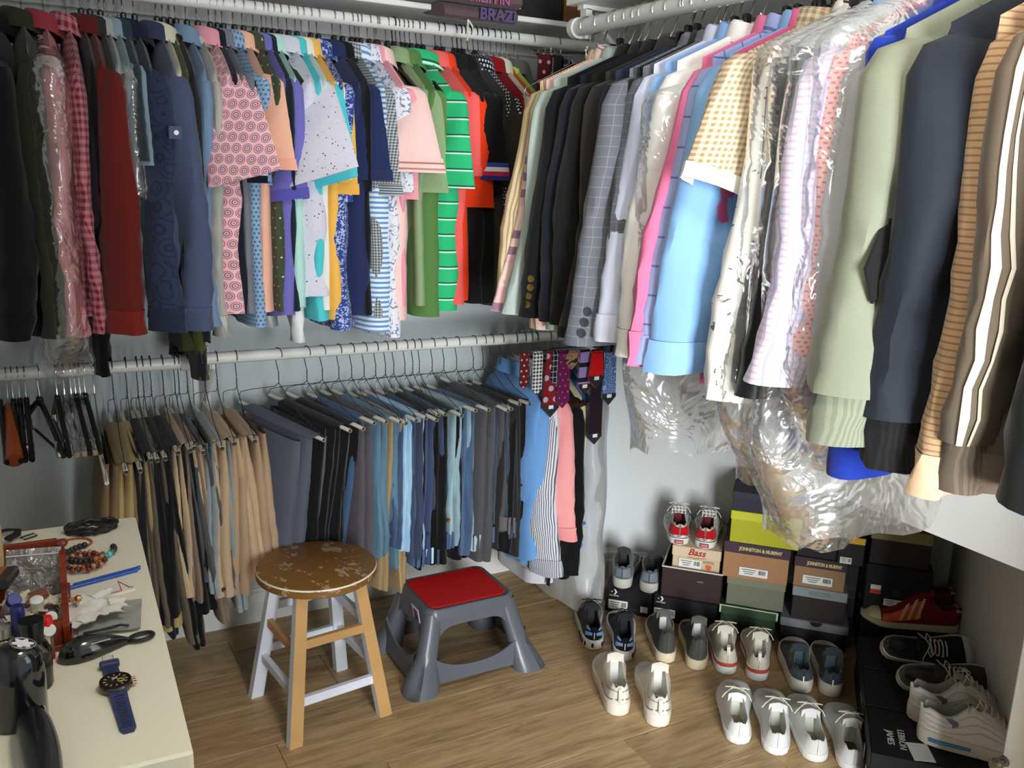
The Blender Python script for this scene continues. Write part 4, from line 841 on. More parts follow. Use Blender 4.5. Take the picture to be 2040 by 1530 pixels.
# ---------------------------------------------------------------- wooden stool
def worn(c1,c2,amt=.5,sc=14.,rough=.45,k=.7):
    N=NT('worn_paint'); tc=N.n('TexCoord').outputs['Object']
    a=N.noise(N.scale(tc,(1,1,.6)),sc,5.,.7); b=N.noise(N.scale(tc,(1,.25,1)),sc*2.2,4.,.7)
    f=N.m_('GREATER_THAN',N.m_('ADD',N.m_('MULTIPLY',a,.6),N.m_('MULTIPLY',b,.4)),amt); g=N.noise(tc,5.,2.)
    x=N.n('HueSaturation'); x.inputs['Color'].default_value=lin(c1); N.set(x.inputs['Value'],N.m_('ADD',N.m_('MULTIPLY',g,.5),.75))
    N.p(Base_Color=N.mix(N.m_('MULTIPLY',f,k),x.outputs[0],lin(c2)),Roughness=rough); N.bump(b,.15,.002); return N.m
BRONZE=worn((128,88,36),(206,194,170),.56,24.,k=.45); TAN=worn((196,152,96),(232,226,214),.66,20.); WPAINT=worn((224,228,238),(190,160,120),.68,18.)
def stool():
    t=thing('wooden_stool','round top wooden stool with scuffed bronze seat and white inner legs','stool',(.69,2.318,0),math.radians(7))
    h=.445; r=.168
    b=MB(); b.lathe([(0,h),(r-.006,h),(r-.002,h-.002)],n=56,mi=0); b.lathe([(r-.002,h-.002),(r,h-.006)],n=56,mi=1); b.lathe([(r,h-.006),(r,h-.024),(r-.008,h-.03),(0,h-.03)],n=56,mi=0)
    b.build('seat',[BRONZE,worn((232,226,208),(150,110,60),.6)],t)
    b=MB(); b.lathe([(0,h-.03),(.12,h-.03),(.12,h-.05),(0,h-.05)],n=40); b.build('seat_block',WPAINT,t)
    tops={};bots={}
    for sx in(-1,1):
        for sy in(-1,1):
            p0=Vector((sx*.085,sy*.085,h-.032)); p1=Vector((sx*.137,sy*.145,0)); tops[sx,sy]=p0; bots[sx,sy]=p1
            b=MB(); w=.0175; d=.013; P=[]
            for p,k in((p0,.95),(p1,1.06)): P.append([(p.x-w*k,p.y-d*k,p.z),(p.x+w*k,p.y-d*k,p.z),(p.x+w*k,p.y+d*k,p.z),(p.x-w*k,p.y+d*k,p.z)])
            # outer faces tan, inner faces white
            b.grid(P,None,True,mf=lambda i,j,sy=sy,sx=sx: 0 if (j==0 and sy<0) or (j==2 and sy>0) else 1); n=len(b.v); b.face([0,1,2,3][::-1],None,1); b.face([4,5,6,7],None,1)
            b.build('leg',[TAN,WPAINT],t,False)
    def rail(a,c,z,mat,s=.011,hh=.013):
        f=1-z/(h-.032); p=bots[a].lerp(tops[a],1-f); q=bots[c].lerp(tops[c],1-f); d=(q-p); L=d.length; mid=(p+q)/2
        M=Matrix.Translation(mid)@d.to_track_quat('X','Z').to_matrix().to_4x4(); b=MB(); b.box((0,0,0),(L,2*s*.8,2*hh),M=M,bev=.002); b.build('rung',mat,t,False)
    rail((-1,-1),(1,-1),.27,TAN); rail((-1,-1),(1,-1),.115,WPAINT); rail((-1,1),(1,1),.30,WPAINT); rail((-1,1),(1,1),.16,WPAINT)
    rail((-1,-1),(-1,1),.25,TAN); rail((-1,-1),(-1,1),.135,WPAINT); rail((1,-1),(1,1),.29,WPAINT); rail((1,-1),(1,1),.16,WPAINT)
stool()
# ---------------------------------------------------------------- grey plastic step stool with a red tread
def step():
    GREY=plain((92,95,102),.32,0,.5,0,.05,90.)
    t=thing('step_stool','grey plastic step stool with red top mat, arched open sides','step stool',(1.168,2.40,0),math.radians(0))
    H=.24
    def sq(hx,hy,r,z,n=6):
        pts=[]
        for (sx,sy,a0) in((1,1,0),(-1,1,90),(-1,-1,180),(1,-1,270)):
            for i in range(n+1):
                a=math.radians(a0+90*i/n); pts.append((sx*(hx-r)+r*cos(a),sy*(hy-r)+r*sin(a),z))
        return pts
    b=MB(); rows=[sq(.155,.128,.035,H-.035),sq(.152,.125,.034,H-.008),sq(.146,.119,.032,H),sq(.138,.111,.03,H+.001),sq(.134,.107,.028,H-.002)]
    b.grid(rows,None,True); b.cap(len(b.v)-28,28,flip=True); b.build('deck',GREY,t)
    b=MB(); rows=[sq(.133,.106,.028,H-.003),sq(.133,.106,.028,H+.001),sq(.130,.103,.027,H+.0025)]; b.grid(rows,None,True); b.cap(len(b.v)-28,28,flip=True); b.build('tread_mat',plain((196,22,20),.6,0,.4,0,.2,400.),t)
    # four flaring legs
    for sx in(-1,1):
        for sy in(-1,1):
            b=MB(); P=[]
            for i in range(13):
                s=i/12; z=lp(H-.012,0,s); fl=s**1.6
                hx=lp(.028,.036,s)+.020*sm(.55,1,s); hy=lp(.026,.034,s)+.018*sm(.55,1,s)
                cx=sx*(lp(.124,.186,s**1.15)); cy=sy*(lp(.098,.150,s**1.15)); row=[]
                for k in range(20):
                    a=2*PI*k/20; c=cos(a);q=sin(a)
                    e=.75; x=hx*math.copysign(abs(c)**e,c); y=hy*math.copysign(abs(q)**e,q)
                    # pressed-in outer corner scoop
                    oc=max(0,(c*sx*.75+q*sy*.66)); dent=.010*sm(.86,1,oc)*sm(.58,.72,s)*(1-sm(.93,1,s))
                    row.append((cx+x-sx*dent*1.3,cy+y-sy*dent,z))
                P.append(row)
            b.grid(P,None,True,flip=True); b.cap(len(b.v)-20,20); b.build('leg',GREY,t)
    # skirts between the legs, top aprons and low arched rails
    for sy in(-1,1):
        for kind in(0,1):
            b=MB(); P=[]
            for i in range(17):
                s=i/16*2-1
                if kind==0: zt=H-.02; zb=H-.055-.03*abs(s)**6; hw=.115; y0=.118; y1=.124
                else: zt=.056+.05*abs(s)**2.6; zb=.018-.0*s; hw=.15; y0=.148; y1=.158
                x=s*hw; P.append([(x,sy*y0,zt),(x,sy*(y0+.006),zt),(x,sy*(y1+.006),zb),(x,sy*y1,zb)])
            b.grid(P,None,True,flip=sy<0); b.build('side_panel',GREY,t)
    for sx in(-1,1):
        for kind in(0,1):
            b=MB(); P=[]
            for i in range(17):
                s=i/16*2-1
                if kind==0: zt=H-.02; zb=H-.07-.02*abs(s)**6; hw=.09; y0=.147; y1=.156
                else: zt=.07+.05*abs(s)**2.6; zb=.018; hw=.12; y0=.186; y1=.196
                y=s*hw; P.append([(sx*y0,y,zt),(sx*(y0+.006),y,zt),(sx*(y1+.006),y,zb),(sx*y1,y,zb)])
            b.grid(P,None,True,flip=sx>0); b.build('end_panel',GREY,t)
    b=MB(); M=Matrix.Translation((-.1605,-.055,.200))@Matrix.Rotation(math.radians(-10),4,'Y'); b.box((0,0,0),(.0012,.052,.066),M=M); o=b.build('sticker',plain((236,236,238),.5),t,False)
    b=MB(); b.box((-.0008,-.004,.006),(.0012,.03,.035),M=M); b.build('sticker_print',plain((52,60,104),.5),t,False)
    b=MB(); b.box((-.0014,-.004,.014),(.0012,.026,.009),M=M); b.build('sticker_print',plain((204,52,46),.5),t,False)
step()
# ---------------------------------------------------------------- dresser
ZD=.75; DR=math.radians(-2.3)
DW=plain((244,237,214),.42)
def dresser():
    t=thing('dresser','cream white dresser with its top covered in small things','dresser',(-.115,1.63,0),DR); 
    b=MB(); b.box((0,0,ZD-.0175),(.60,.935,.035),bev=.004); b.build('top',DW,t,False)
    b=MB(); b.box((-.01,0,.372),(.555,.90,.685),bev=.004); b.build('carcass',plain((226,224,216),.45),t,False)
    b=MB(); b.box((-.01,0,.015),(.53,.87,.03)); b.build('plinth',plain((206,204,198),.5),t,False)
    for i in range(3):
        for j in(-1,1):
            d=thing('drawer',None,None); d.parent=t; z=.575-.205*i
            b=MB(); b.box((.272,j*.222,z),(.018,.432,.19),bev=.003); b.build('drawer_front',plain((232,230,222),.42),d,False); b=MB()
            q=Matrix.Translation((.281,j*.222,z))@Matrix.Rotation(PI/2,4,'Y'); b.lathe([(.0,0),(.006,.0),(.0055,.012),(.014,.018),(.015,.024),(.009,.03),(0,.031)],n=18,M=q); b.build('knob',plain((34,32,32),.35,.5),d)
    return t
dresser()
rnd=random.Random(3)
def bead_ring(name,label,cat,c,rx,ry,n,r,mats,rz=0,turns=1,zr=.0,cord=None,dz=.0,arc=(0,2*PI)):
    t=thing(name,label,cat,c,rz)
    if cord:
        b=MB(); b.tube([(rx*cos(a),ry*sin(a),r*.6) for a in [lp(arc[0],arc[1],i/40) for i in range(41)]],r*.35,5); b.build('cord',cord,t)
    for i in range(n):
        a=lp(arc[0],arc[1],i/n*1.)*turns; k=1+.10*sin(i*2.3) if turns>1 else 1
        b=MB(); b.lathe([(0,-1),(.55,-.83),(.95,-.3),(.95,.3),(.55,.83),(0,1)],n=8,M=Matrix.Translation((rx*k*cos(a),ry*k*sin(a),r*1.0+zr*(i/n)*turns))@Matrix.Scale(r,4)); b.build('bead',mats[i%len(mats)],t)
    return t
BK=plain((26,24,26),.45); 
# black wrap bracelet: twisted cord loops
t=thing('bracelet','black braided wrap bracelet coiled at the back of the dresser','bracelet',(0.109,2.036,0.750)); 
for k,(rx,ry,ph,zz) in enumerate([(.048,.030,0,.006),(.043,.036,.5,.010),(.05,.026,-.4,.013)]):
    b=MB(); b.tube([((rx+.002*sin(i*2.1))*cos(i/48*2*PI+ph),(ry+.002*cos(i*1.7))*sin(i/48*2*PI+ph),zz+.002*sin(i*.9)) for i in range(48)],[.0042+.0012*(i%2) for i in range(48)],7,closed=True); b.build('cord',BK,t)
b=MB(); b.tube([(.03,-.005,.01),(.01,.002,.012),(.0,.012,.012)],[.003,.005,.002],6); b.build('tassel',BK,t)
bead_ring('bracelet','thin orange brown beaded bracelet lying in a single loop','bracelet',(0.070,1.967,0.750),.033,.030,40,.0026,[plain((150,72,36),.3),plain((176,92,48),.3)])
bead_ring('bracelet','thick dark bead bracelet with turquoise and green stones','bracelet',(0.096,1.899,0.750),.042,.046,22,.0068,[plain((38,36,40),.35)]*14+[plain((206,120,60),.3),plain((60,140,160),.25),plain((70,160,130),.25),plain((110,190,200),.25),plain((58,110,90),.25)]+[plain((44,40,44),.35)]*3,rz=2.3,arc=(-.5,4.4),cord=BK)
bead_ring('bracelet','red brown wooden bead bracelet wound twice','bracelet',(0.081,1.850,0.750),.036,.040,52,.0052,[plain((112,44,26),.3,0,.5,.4),plain((140,62,36),.3,0,.5,.4),plain((84,34,22),.3),plain((196,130,96),.3)],turns=2,zr=.005)
for i,(p,lab,L) in enumerate([((0.102,1.763,0.750),'blue flat plastic strip, longer of the two on the dresser',.142),((0.116,1.774,0.750),'blue flat plastic strip, shorter one tucked against the other',.125)]):
    t=thing('plastic_strip',lab,'strip',p,math.radians(14)); b=MB(); b.box((0,0,.003),(L,.0085,.006),bev=.0015); b.build('strip',plain((24,84,184),.3,0,.5,.3),t,False)
    b=MB(); b.box((L*.48,0,.0062),(L*.05,.006,.001)); b.build('end_mark',plain((40,110,210),.3),t,False)
t=thing('greeting_card','white card with a red star line along its edge','card',(0.100,1.713,0.750),math.radians(12)); b=MB(); b.box((0,0,.0012),(.105,.052,.0024)); b.build('sheet',plain((232,228,216),.7),t,False)
b=MB(); RED=plain((178,44,56),.5)
b.tube([(-.05,-.024,.0026),(.030,-.020,.0026),(.037,.022,.0026),(.046,-.016,.0026),(.052,-.016,.0026)],.0014,4); b.build('red_line',RED,t)
def cloth_patch(name,label,cat,c,w,h,mat,rz,seed,amp,lift=.004,part='cloth',fringe=0.):
    t=thing(name,label,cat,c,rz); b=MB(); n=18; P=[];P2=[]
    for i in range(n+1):
        r=[];r2=[]
        for j in range(n+1):
            u=i/n-.5;v=j/n-.5; z=lift+amp*(noise.noise(Vector((u*3.4+seed,v*3.1,seed)))+.6*noise.noise(Vector((u*8+seed,v*7,1))))+amp; z=max(.0015,z)
            e=1+fringe*noise.noise(Vector((u*6,v*6,seed+4)))
            r.append((u*w*e,v*h*e,z)); r2.append((u*w*e,v*h*e,max(.0003,z-.0016)))
        P.append(r);P2.append(r2)
    b.grid(P,None,flip=True); b.grid(P2,None); 
    for A,C in((P[0],P2[0]),(P[-1],P2[-1])): b.grid([A,C])
    b.build(part,mat,t); return t
t=cloth_patch('polishing_cloth','grey felt pouch lying under a white tissue','pouch',(0.105,1.593,0.750),.098,.115,F((172,172,164)),math.radians(-8),2,.003)
b=MB(); b.tube([(-.04,-.055,.009),(-.01,-.058,.013),(.01,-.05,.012),(.018,-.056,.016),(.03,-.05,.010)],.0022,6); b.build('trim',F((70,72,76)),t)
cloth_patch('tissue','crumpled white tissue on the grey pouch beside the red tray','tissue',(0.076,1.603,0.762),.10,.085,F((236,234,226)),math.radians(24),5,.006,.006,'sheet',.5)
# glossy black shoehorn-like shoe shine pad with a loop
t=thing('shine_pad','glossy black teardrop shaped pad with a finger loop beside the watch','shoe care pad',(0.076,1.486,0.750),math.radians(10)); b=MB(); P=[]
for i in range(21):
    s=i/20; w=.024*(sin(PI*min(1,s*1.0)**.62)+.06)*(1-.25*s); hgt=.030*sin(PI*s**.6)**.8+.002; P.append([(lp(-.062,.055,s),w*cos(a),.004+hgt*max(0,sin(a)) if sin(a)>0 else .002) for a in [2*PI*k/18 for k in range(18)]])
b.grid(P,None,True); b.build('shell',plain((14,14,15),.12,0,.6,.6),t)
b=MB(); b.tube([(.068+.019*cos(a),.012*sin(a),.006) for a in [2*PI*k/24 for k in range(24)]],.0036,8,closed=True); b.build('loop',BK,t)
b=MB(); b.box((.0,-.0165,.0265),(.03,.001,.002),M=Matrix.Rotation(.0,4,'X')); b.build('print',plain((180,180,180),.4),t,False)
# wristwatch
def watch():
    BL=plain((54,64,98),.55,0,.4,0,.2,300.); t=thing('wristwatch','wristwatch with navy rubber strap laid open on the dresser','watch',(0.089,1.360,0.750),math.radians(2))
    b=MB(); b.lathe([(0,0),(.0215,0),(.0235,.004),(.0235,.010),(.0215,.0135),(.019,.0145)],n=36); b.build('case',plain((96,92,88),.25,.9),t)
    b=MB(); b.lathe([(.019,.0146),(.0225,.0150),(.0228,.0135)],n=36)
    for k in range(24):
        a=2*PI*k/24; b.box((.0215*cos(a),.0215*sin(a),.0150),(.0018,.0018,.0012))
    b.build('bezel',plain((52,46,40),.3,.8),t)
    b=MB(); b.lathe([(0,.0143),(.019,.0143)],n=30); d=b.build('dial',plain((26,24,24),.35),t)
    b=MB()
    for k in range(12):
        a=2*PI*k/12; b.box((0,0,0),(.0045,.0014,.0006),M=Matrix.Translation((.0155*cos(a),.0155*sin(a),.0147))@Matrix.Rotation(a,4,'Z'))
    b.build('hour_marks',plain((206,180,120),.4),t,False)
    b=MB(); b.tube([(.0072+.0042*cos(2*PI*k/16),-.003+.0042*sin(2*PI*k/16),.0148) for k in range(16)],.0011,5,closed=True); b.build('subdial',plain((214,186,110),.3,.5),t)
    b=MB(); b.box((.004,.004,.0150),(.012,.0012,.0006),M=Matrix.Rotation(.8,4,'Z')); b.box((-.003,.005,.0150),(.009,.0016,.0006),M=Matrix.Rotation(-.5,4,'Z')); b.build('hand',plain((226,206,160),.4),t,False)
    for y in(-.007,.0,.007):
        b=MB(); b.lathe([(0,0),(.0026,0),(.0026,.006),(0,.006)],n=10,M=Matrix.Translation((.023,y,.007))@Matrix.Rotation(PI/2,4,'Y')); b.build('crown',plain((190,160,130),.25,.9),t)
    for sg,L in((1,.062),(-1,.108)):
        b=MB(); P=[]
        for i in range(13):
            s=i/12; y=sg*(.020+L*s); w=.0125-.0018*s-(.004 if i==12 else 0); z=.0075-.0045*sm(0,.3,s); P.append([(-w,y,z-.0025),(w,y,z-.0025),(w,y,z+.001),(-w,y,z+.001)])
        b.grid(P,None,True); b.face([0,1,2,3]); n=len(b.v); b.face([n-4,n-3,n-2,n-1]); st=b.build('strap',BL,t,False)
        for i in range(4 if sg>0 else 14):
            y=sg*(.034+.0062*i); s=(abs(y)-.02)/L; z=.0075-.0045*sm(0,.3,s)+.0012; b=MB(); b.box((0,y,z),(.013,.0022,.0006)); b.build('slot',plain((30,38,72),.6),st,False)
    b=MB(); b.box((0,.066,.007),(.029,.014,.010),bev=.002); b.build('keeper',BL,t,False)
    b=MB(); b.tube([(-.008,.076,.006),(-.008,.092,.006),(.008,.092,.006),(.008,.076,.006)],.0016,6,closed=True); b.build('buckle',plain((216,216,220),.2,.9),t)
watch()
# mahogany tray with scooped front and what lies in it
MAH=NT('mahogany'); tc=MAH.n('TexCoord').outputs['Object']; MAH.p(Base_Color=MAH.mix(MAH.noise(MAH.scale(tc,(3,30,3)),6.,4.),lin((92,30,16)),lin((150,58,32))),Roughness=.25); MAH.b.inputs['Coat Weight'].default_value=.4; MAH=MAH.m
TX=(-.034,1.640,.75); TR=math.radians(-2)
t=thing('desk_tray','mahogany red wooden desk tray with a scooped front wall','tray',TX,TR); t.scale=(1,.8,.85)
b=MB(); b.box((-.03,0,.006),(.22,.31,.012),bev=.002); b.build('tray_floor',MAH,t,False)
b=MB(); pr=[(-.155,.012),(.155,.012),(.155,.050),(.12,.062),(.06,.070),(-.03,.064),(-.10,.10),(-.145,.105),(-.155,.1)]
b.ext([(-x,z) for x,z in pr],.010,Matrix(((0,0,1,.066),(1,0,0,0),(0,1,0,0),(0,0,0,1)))); b.build('end_wall',MAH,t,False)
b=MB(); b.box((-.135,0,.055),(.010,.31,.09),bev=.002); b.build('end_wall',MAH,t,False)
b=MB(); fp=[(-.135,.012),(.066,.012),(.066,.062),(.03,.060),(-.01,.066),(-.04,.085),(-.135,.085)]; b.ext(fp,.010,Matrix(((1,0,0,0),(0,0,1,-.150),(0,1,0,0),(0,0,0,1)))); b.build('scooped_wall',MAH,t,False)
b=MB(); b.box((-.035,.150,.065),(.20,.010,.11),bev=.002); b.build('back_wall',MAH,t,False)
b=MB(); b.lathe([(0,0),(.009,.003),(.012,.010),(.009,.017),(0,.019)],(.071,.150,.098),16); b.build('finial',MAH,t)
b=MB(); b.lathe([(0,0),(.004,0),(.004,.008),(.008,.012),(.006,.018),(0,.02)],n=14,M=Matrix.Translation((.078,-.02,.045))@Matrix.Rotation(PI/2,4,'Y')); b.build('knob',plain((204,160,110),.2,.9),t)
b=MB(); b.tube([(.088,-.02+.009*cos(a),.036+.009*sin(a)) for a in [2*PI*k/16 for k in range(16)]],.0014,6,closed=True); b.build('ring_pull',plain((190,150,100),.25,.9),t)
def at(dx,dy,dz): dy*=.8; dz*=.88; return (TX[0]+dx*cos(TR)-dy*sin(TR),TX[1]+dx*sin(TR)+dy*cos(TR),TX[2]+dz)
VW=plain((236,234,226),.4); VC=CLR
def vial(label,dx,dy,dz,r,L,rot,bodym,capm,name='pill_vial'):
    t=thing(name,label,'vial',at(dx,dy,dz),rot=rot); b=MB(); b.lathe([(0,0),(r,0),(r,L*.8),(r*.92,L*.82)],n=18); b.build('vial_body',bodym,t); b=MB(); b.lathe([(0,L),(r*.95,L),(r*1.06,L*.98),(r*1.06,L*.8),(0,L*.8)],n=18); b.build('cap',capm,t)
vial('long white vial lying towards the scooped wall',.030,-.10,.034,.0095,.075,(math.radians(72),0,math.radians(12)),VW,VW)
vial('clear vial with dark contents and white cap',.05,-.06,.036,.0095,.055,(math.radians(70),0,math.radians(-3)),plain((62,68,66),.15),VW)
vial('short white vial with round cap facing out',.004,-.10,.030,.012,.035,(math.radians(76),0,math.radians(4)),VW,plain((244,242,236),.35))
vial('short white vial with round cap beside the wallet',-.018,-.102,.030,.012,.038,(math.radians(74),0,math.radians(-6)),plain((216,216,210),.3),plain((240,238,232),.35))
vial('upright cream capped jar among papers',.028,-.02,.016,.010,.045,(math.radians(20),0,0),plain((222,214,180),.4),VW)
vial('frosted vial with blue cap at the back of the tray',-.02,.02,.02,.011,.055,(math.radians(40),math.radians(20),0),plain((214,216,222),.3),plain((60,70,150),.4))
vial('small grey capped vial next to the frosted one',-.025,-.03,.02,.009,.04,(math.radians(60),math.radians(-20),0),plain((196,198,196),.3),plain((90,90,90),.4))
for i,(dx,dy,dz,r,lab) in enumerate([(.01,-.04,.03,.3,'crumpled cream receipt between the vials'),(.045,.0,.034,-.4,'folded cream paper slip near the tray end'),(.0,.02,.036,.9,'white folded leaflet in the tray')]):
    cloth_patch('paper_slip',lab,'paper',at(dx,dy,dz),.055,.035,F((228,222,204)),r,20+i,.007,.0,'sheet',.3)
b=MB(); b.box((0,0,.006),(.03,.02,.010),bev=.001); t=thing('matchbox','small brown card box in the tray','box',at(.03,.022,.04),.2); b.build('sleeve',plain((140,84,52),.6),t,False); b=MB(); b.box((.0,.0,.006),(.032,.017,.007)); b.build('drawer',plain((214,200,170),.6),t,False)
# zip bag leaning in the tray
t=thing('zip_bag','small clear zip bag propped up in the red tray','plastic bag',at(.022,.105,.05),rot=(math.radians(62),0,math.radians(-12))); b=MB(); P=[]
ZB=film_mat(.25,.3,.6,40.)
for i in range(9): P.append([(lp(-.045,.045,j/10),lp(-.05,.055,i/8),.004*noise.noise(Vector((i*.5,j*.5,3)))+.003) for j in range(11)])
b.grid(P); P2=[[(x,y,z-.004-.006*sin(PI*(j/10))*sin(PI*i/8)) for j,(x,y,z) in enumerate(r)] for i,r in enumerate(P)]; b.grid(P2); b.build('film',ZB,t)
b=MB(); b.tube([(-.045,.043,.004),(.045,.043,.004)],.0012,5); b.build('zip_line',plain((236,236,236),.4),t)
# wallet, wooden box, strap, glasses wire behind the tray
t=thing('wallet','black rimmed tan leather wallet lying on the tray','wallet',at(-.052,-.01,.10),rot=(math.radians(-12),0,math.radians(-8))); b=MB(); b.box((0,0,.006),(.10,.12,.018),bev=.004); b.build('cover',plain((24,22,22),.4),t,False); b=MB(); b.box((-.01,.0,.0158),(.085,.098,.003),bev=.001); b.build('inner_flap',plain((156,84,34),.45,0,.5,0,.3,120.),t,False)
t=thing('wooden_box','pale wooden box at the picture edge above the wallet','box',at(-.062,.20,.05),math.radians(3)); b=MB()
for c,d in(((0,0,.004),(.07,.11,.008)),((.033,0,.045),(.005,.11,.09)),((-.033,0,.045),(.005,.11,.09)),((0,.053,.045),(.07,.005,.09)),((0,-.053,.045),(.07,.005,.09))): b.box(c,d,bev=.001)
b.build('carcass',plain((206,178,128),.5,0,.4,0,.1,40.,.06),t,False); b=MB(); b.box((0,0,.05),(.058,.098,.05)); b.build('lining',plain((150,92,44),.6),t,False)
t=thing('watch_strap','loose dark leather strap curling behind the red tray','strap',(-0.045,2.042,0.750),.2); b=MB(); b.tube([(-.03,.03,.012),(.0,.034,.014),(.02,.026,.012),(.014,.008,.01),(-.004,-.01,.012),(-.012,-.03,.016)],[.008]*6,6,flat=.3); b.build('strap',plain((40,32,30),.5),t); b=MB(); b.tube([(.018,.0,.004),(.045,.008,.004),(.048,-.008,.004),(.022,-.016,.004)],.0016,5,closed=True); b.build('buckle',plain((60,40,32),.4,.5),t)
# lip balm, bottles
t=thing('lip_balm','red capped lip balm tube standing by the red tray','lip balm',(0.005,1.499,0.750)); b=MB(); b.lathe([(0,0),(.0085,0),(.0085,.008)],n=18); b.build('base',plain((190,40,42),.35),t); b=MB(); b.lathe([(.0082,.008),(.0082,.052)],n=18); b.build('tube_body',plain((128,96,70),.4),t); b=MB(); b.lathe([(.0086,.050),(.0086,.070),(.0075,.073),(0,.074)],n=18); b.build('cap',plain((226,32,34),.35),t); b=MB(); b.box((-.0008,-.0083,.03),(.007,.001,.03)); b.build('label',plain((226,212,180),.6),t,False)
GL=NT('bottle_glass'); GL.p(Base_Color=(.95,.95,.92,1),Roughness=.03,Transmission_Weight=1.,IOR=1.45); GL=GL.m
def bottle(label,c,prof,capprof,capm,bodym,sx=1,sy=1,rz=0,extra=None,name='cologne_bottle'):
    t=thing(name,label,'bottle',c,rz); t.scale=(.82,.82,1); b=MB(); b.lathe(prof,n=24,sx=sx,sy=sy); b.build('glass',bodym,t); b=MB(); b.lathe(capprof,n=22); b.build('cap',capm,t)
    if extra: extra(t)
def liquid(r,h,m):
    def f(t): b=MB(); b.lathe([(0,.006),(r,.006),(r,h),(0,h)],n=20); b.build('liquid',m,t)
    return f
bottle('clear spray bottle with tall navy blue cap',(-0.033,1.461,0.750),[(0,0),(.022,0),(.024,.004),(.023,.05),(.018,.066),(.011,.076)],[(.0115,.07),(.013,.072),(.012,.115),(.010,.118),(0,.118)],plain((28,40,104),.3),GL,extra=liquid(.019,.03,plain((226,214,180),.1)))
bottle('clear round cologne bottle with flared black cap',(-0.016,1.417,0.750),[(0,0),(.026,0),(.029,.005),(.030,.06),(.022,.074),(.012,.078)],[(.012,.072),(.017,.074),(.022,.108),(.021,.111),(0,.111)],plain((16,16,17),.3),GL,extra=liquid(.024,.045,plain((30,28,30),.2)))
bottle('squat clear bottle with a striped label at the picture edge',(-0.056,1.461,0.750),[(0,0),(.028,0),(.030,.004),(.029,.06),(.02,.07),(.012,.074)],[(.012,.07),(.016,.072),(.016,.088),(0,.09)],plain((180,178,170),.25,.6),GL,extra=lambda t:(lambda b:(b.box((.012,-.0262,.034),(.026,.001,.034)),b.build('label',plain((228,220,196),.6),t,False)))(MB()) and None)
# tall glossy black cologne with a white star badge
t=thing('cologne_bottle','tall rounded glossy black bottle with a white six pointed star badge','bottle',(-0.040,1.325,0.750),.1); b=MB(); b.lathe([(0,0),(.033,0),(.037,.006),(.038,.085),(.036,.105),(.028,.118),(.014,.123),(0,.124)],n=30,sx=1.0,sy=.8); b.build('glass',plain((12,14,20),.08,0,.6,.5),t)
st=[]; 
for k in range(48):
    a=2*PI*k/48; r=.0115+.0032*cos(6*a); st.append((r*cos(a),r*sin(a)))
MS=Matrix.Translation((.012,-.004,.1225))@Matrix.Rotation(math.radians(16),4,'Y')
b=MB(); b.tube([MS@Vector((.0165*cos(2*PI*k/28),.0165*sin(2*PI*k/28),.001)) for k in range(28)],.0011,5,closed=True); b.build('badge_ring',plain((190,190,190),.2,.9),t)
b=MB(); b.ext(st,.0016,MS); b.build('star_badge',plain((240,240,236),.4),t,False)
t=thing('shaver','black handled electric shaver lying at the front of the dresser','shaver',(-0.020,1.239,0.750),math.radians(4)); b=MB(); P=[]
for i in range(15):
    s=i/14; w=.018+.006*sin(PI*s)-.004*sm(.8,1,s); P.append([(w*cos(a)*1.05,lp(-.11,.075,s),.020+w*.95*sin(a)) for a in [2*PI*k/16 for k in range(16)]])
b.grid(P,None,True,flip=True); b.cap(0,16); b.cap(len(b.v)-16,16,flip=True); b.build('handle',plain((18,18,19),.3,0,.5,.2),t)
b=MB(); b.box((0,.088,.021),(.042,.03,.034),bev=.007); b.build('head',plain((30,30,32),.2,.3),t); b=MB(); b.lathe([(.0175,0),(.019,.004),(.0175,.008)],n=18,M=Matrix.Translation((0,.066,.020))@Matrix.Rotation(-PI/2,4,'X')); b.build('collar',CHROME,t)
# ---------------------------------------------------------------- shoe boxes along the niche
def bf(B,D,z=0.): q=EB*B+ED*D; return (q.x,q.y,z)
def card(c,var=.03): return plain(c,.62,0,.35,0,.06,120.,var)
PAPER=plain((226,224,214),.65); INK=plain((40,40,44),.6)
def stripes(b,x,y,z,w,h,n,seed):
    r=random.Random(seed); xx=x-w/2
    while xx<x+w/2:
        a=r.uniform(.0006,.0022)*w/.02; b.box((xx+a/2,y,z),(a,.0006,h)); xx+=a+r.uniform(.0006,.0016)*w/.02
def boxlabel(t,x,z,w,h,y=-.0012,seed=1,paper=None,bar=1):
    b=MB(); b.box((x,y,z),(w,.0010,h)); b.build('label',paper or PAPER,t,False); b=MB()
    if bar: stripes(b,x+w*.30,y-.0007,z+h*.08,w*.24,h*.5,9,seed)
    for i in range(3): b.box((x-w*.16,y-.0007,z+h*(.26-.24*i)),(w*(.5-.1*i),.0006,h*.07))
    b.build('label_print',INK,t,False)
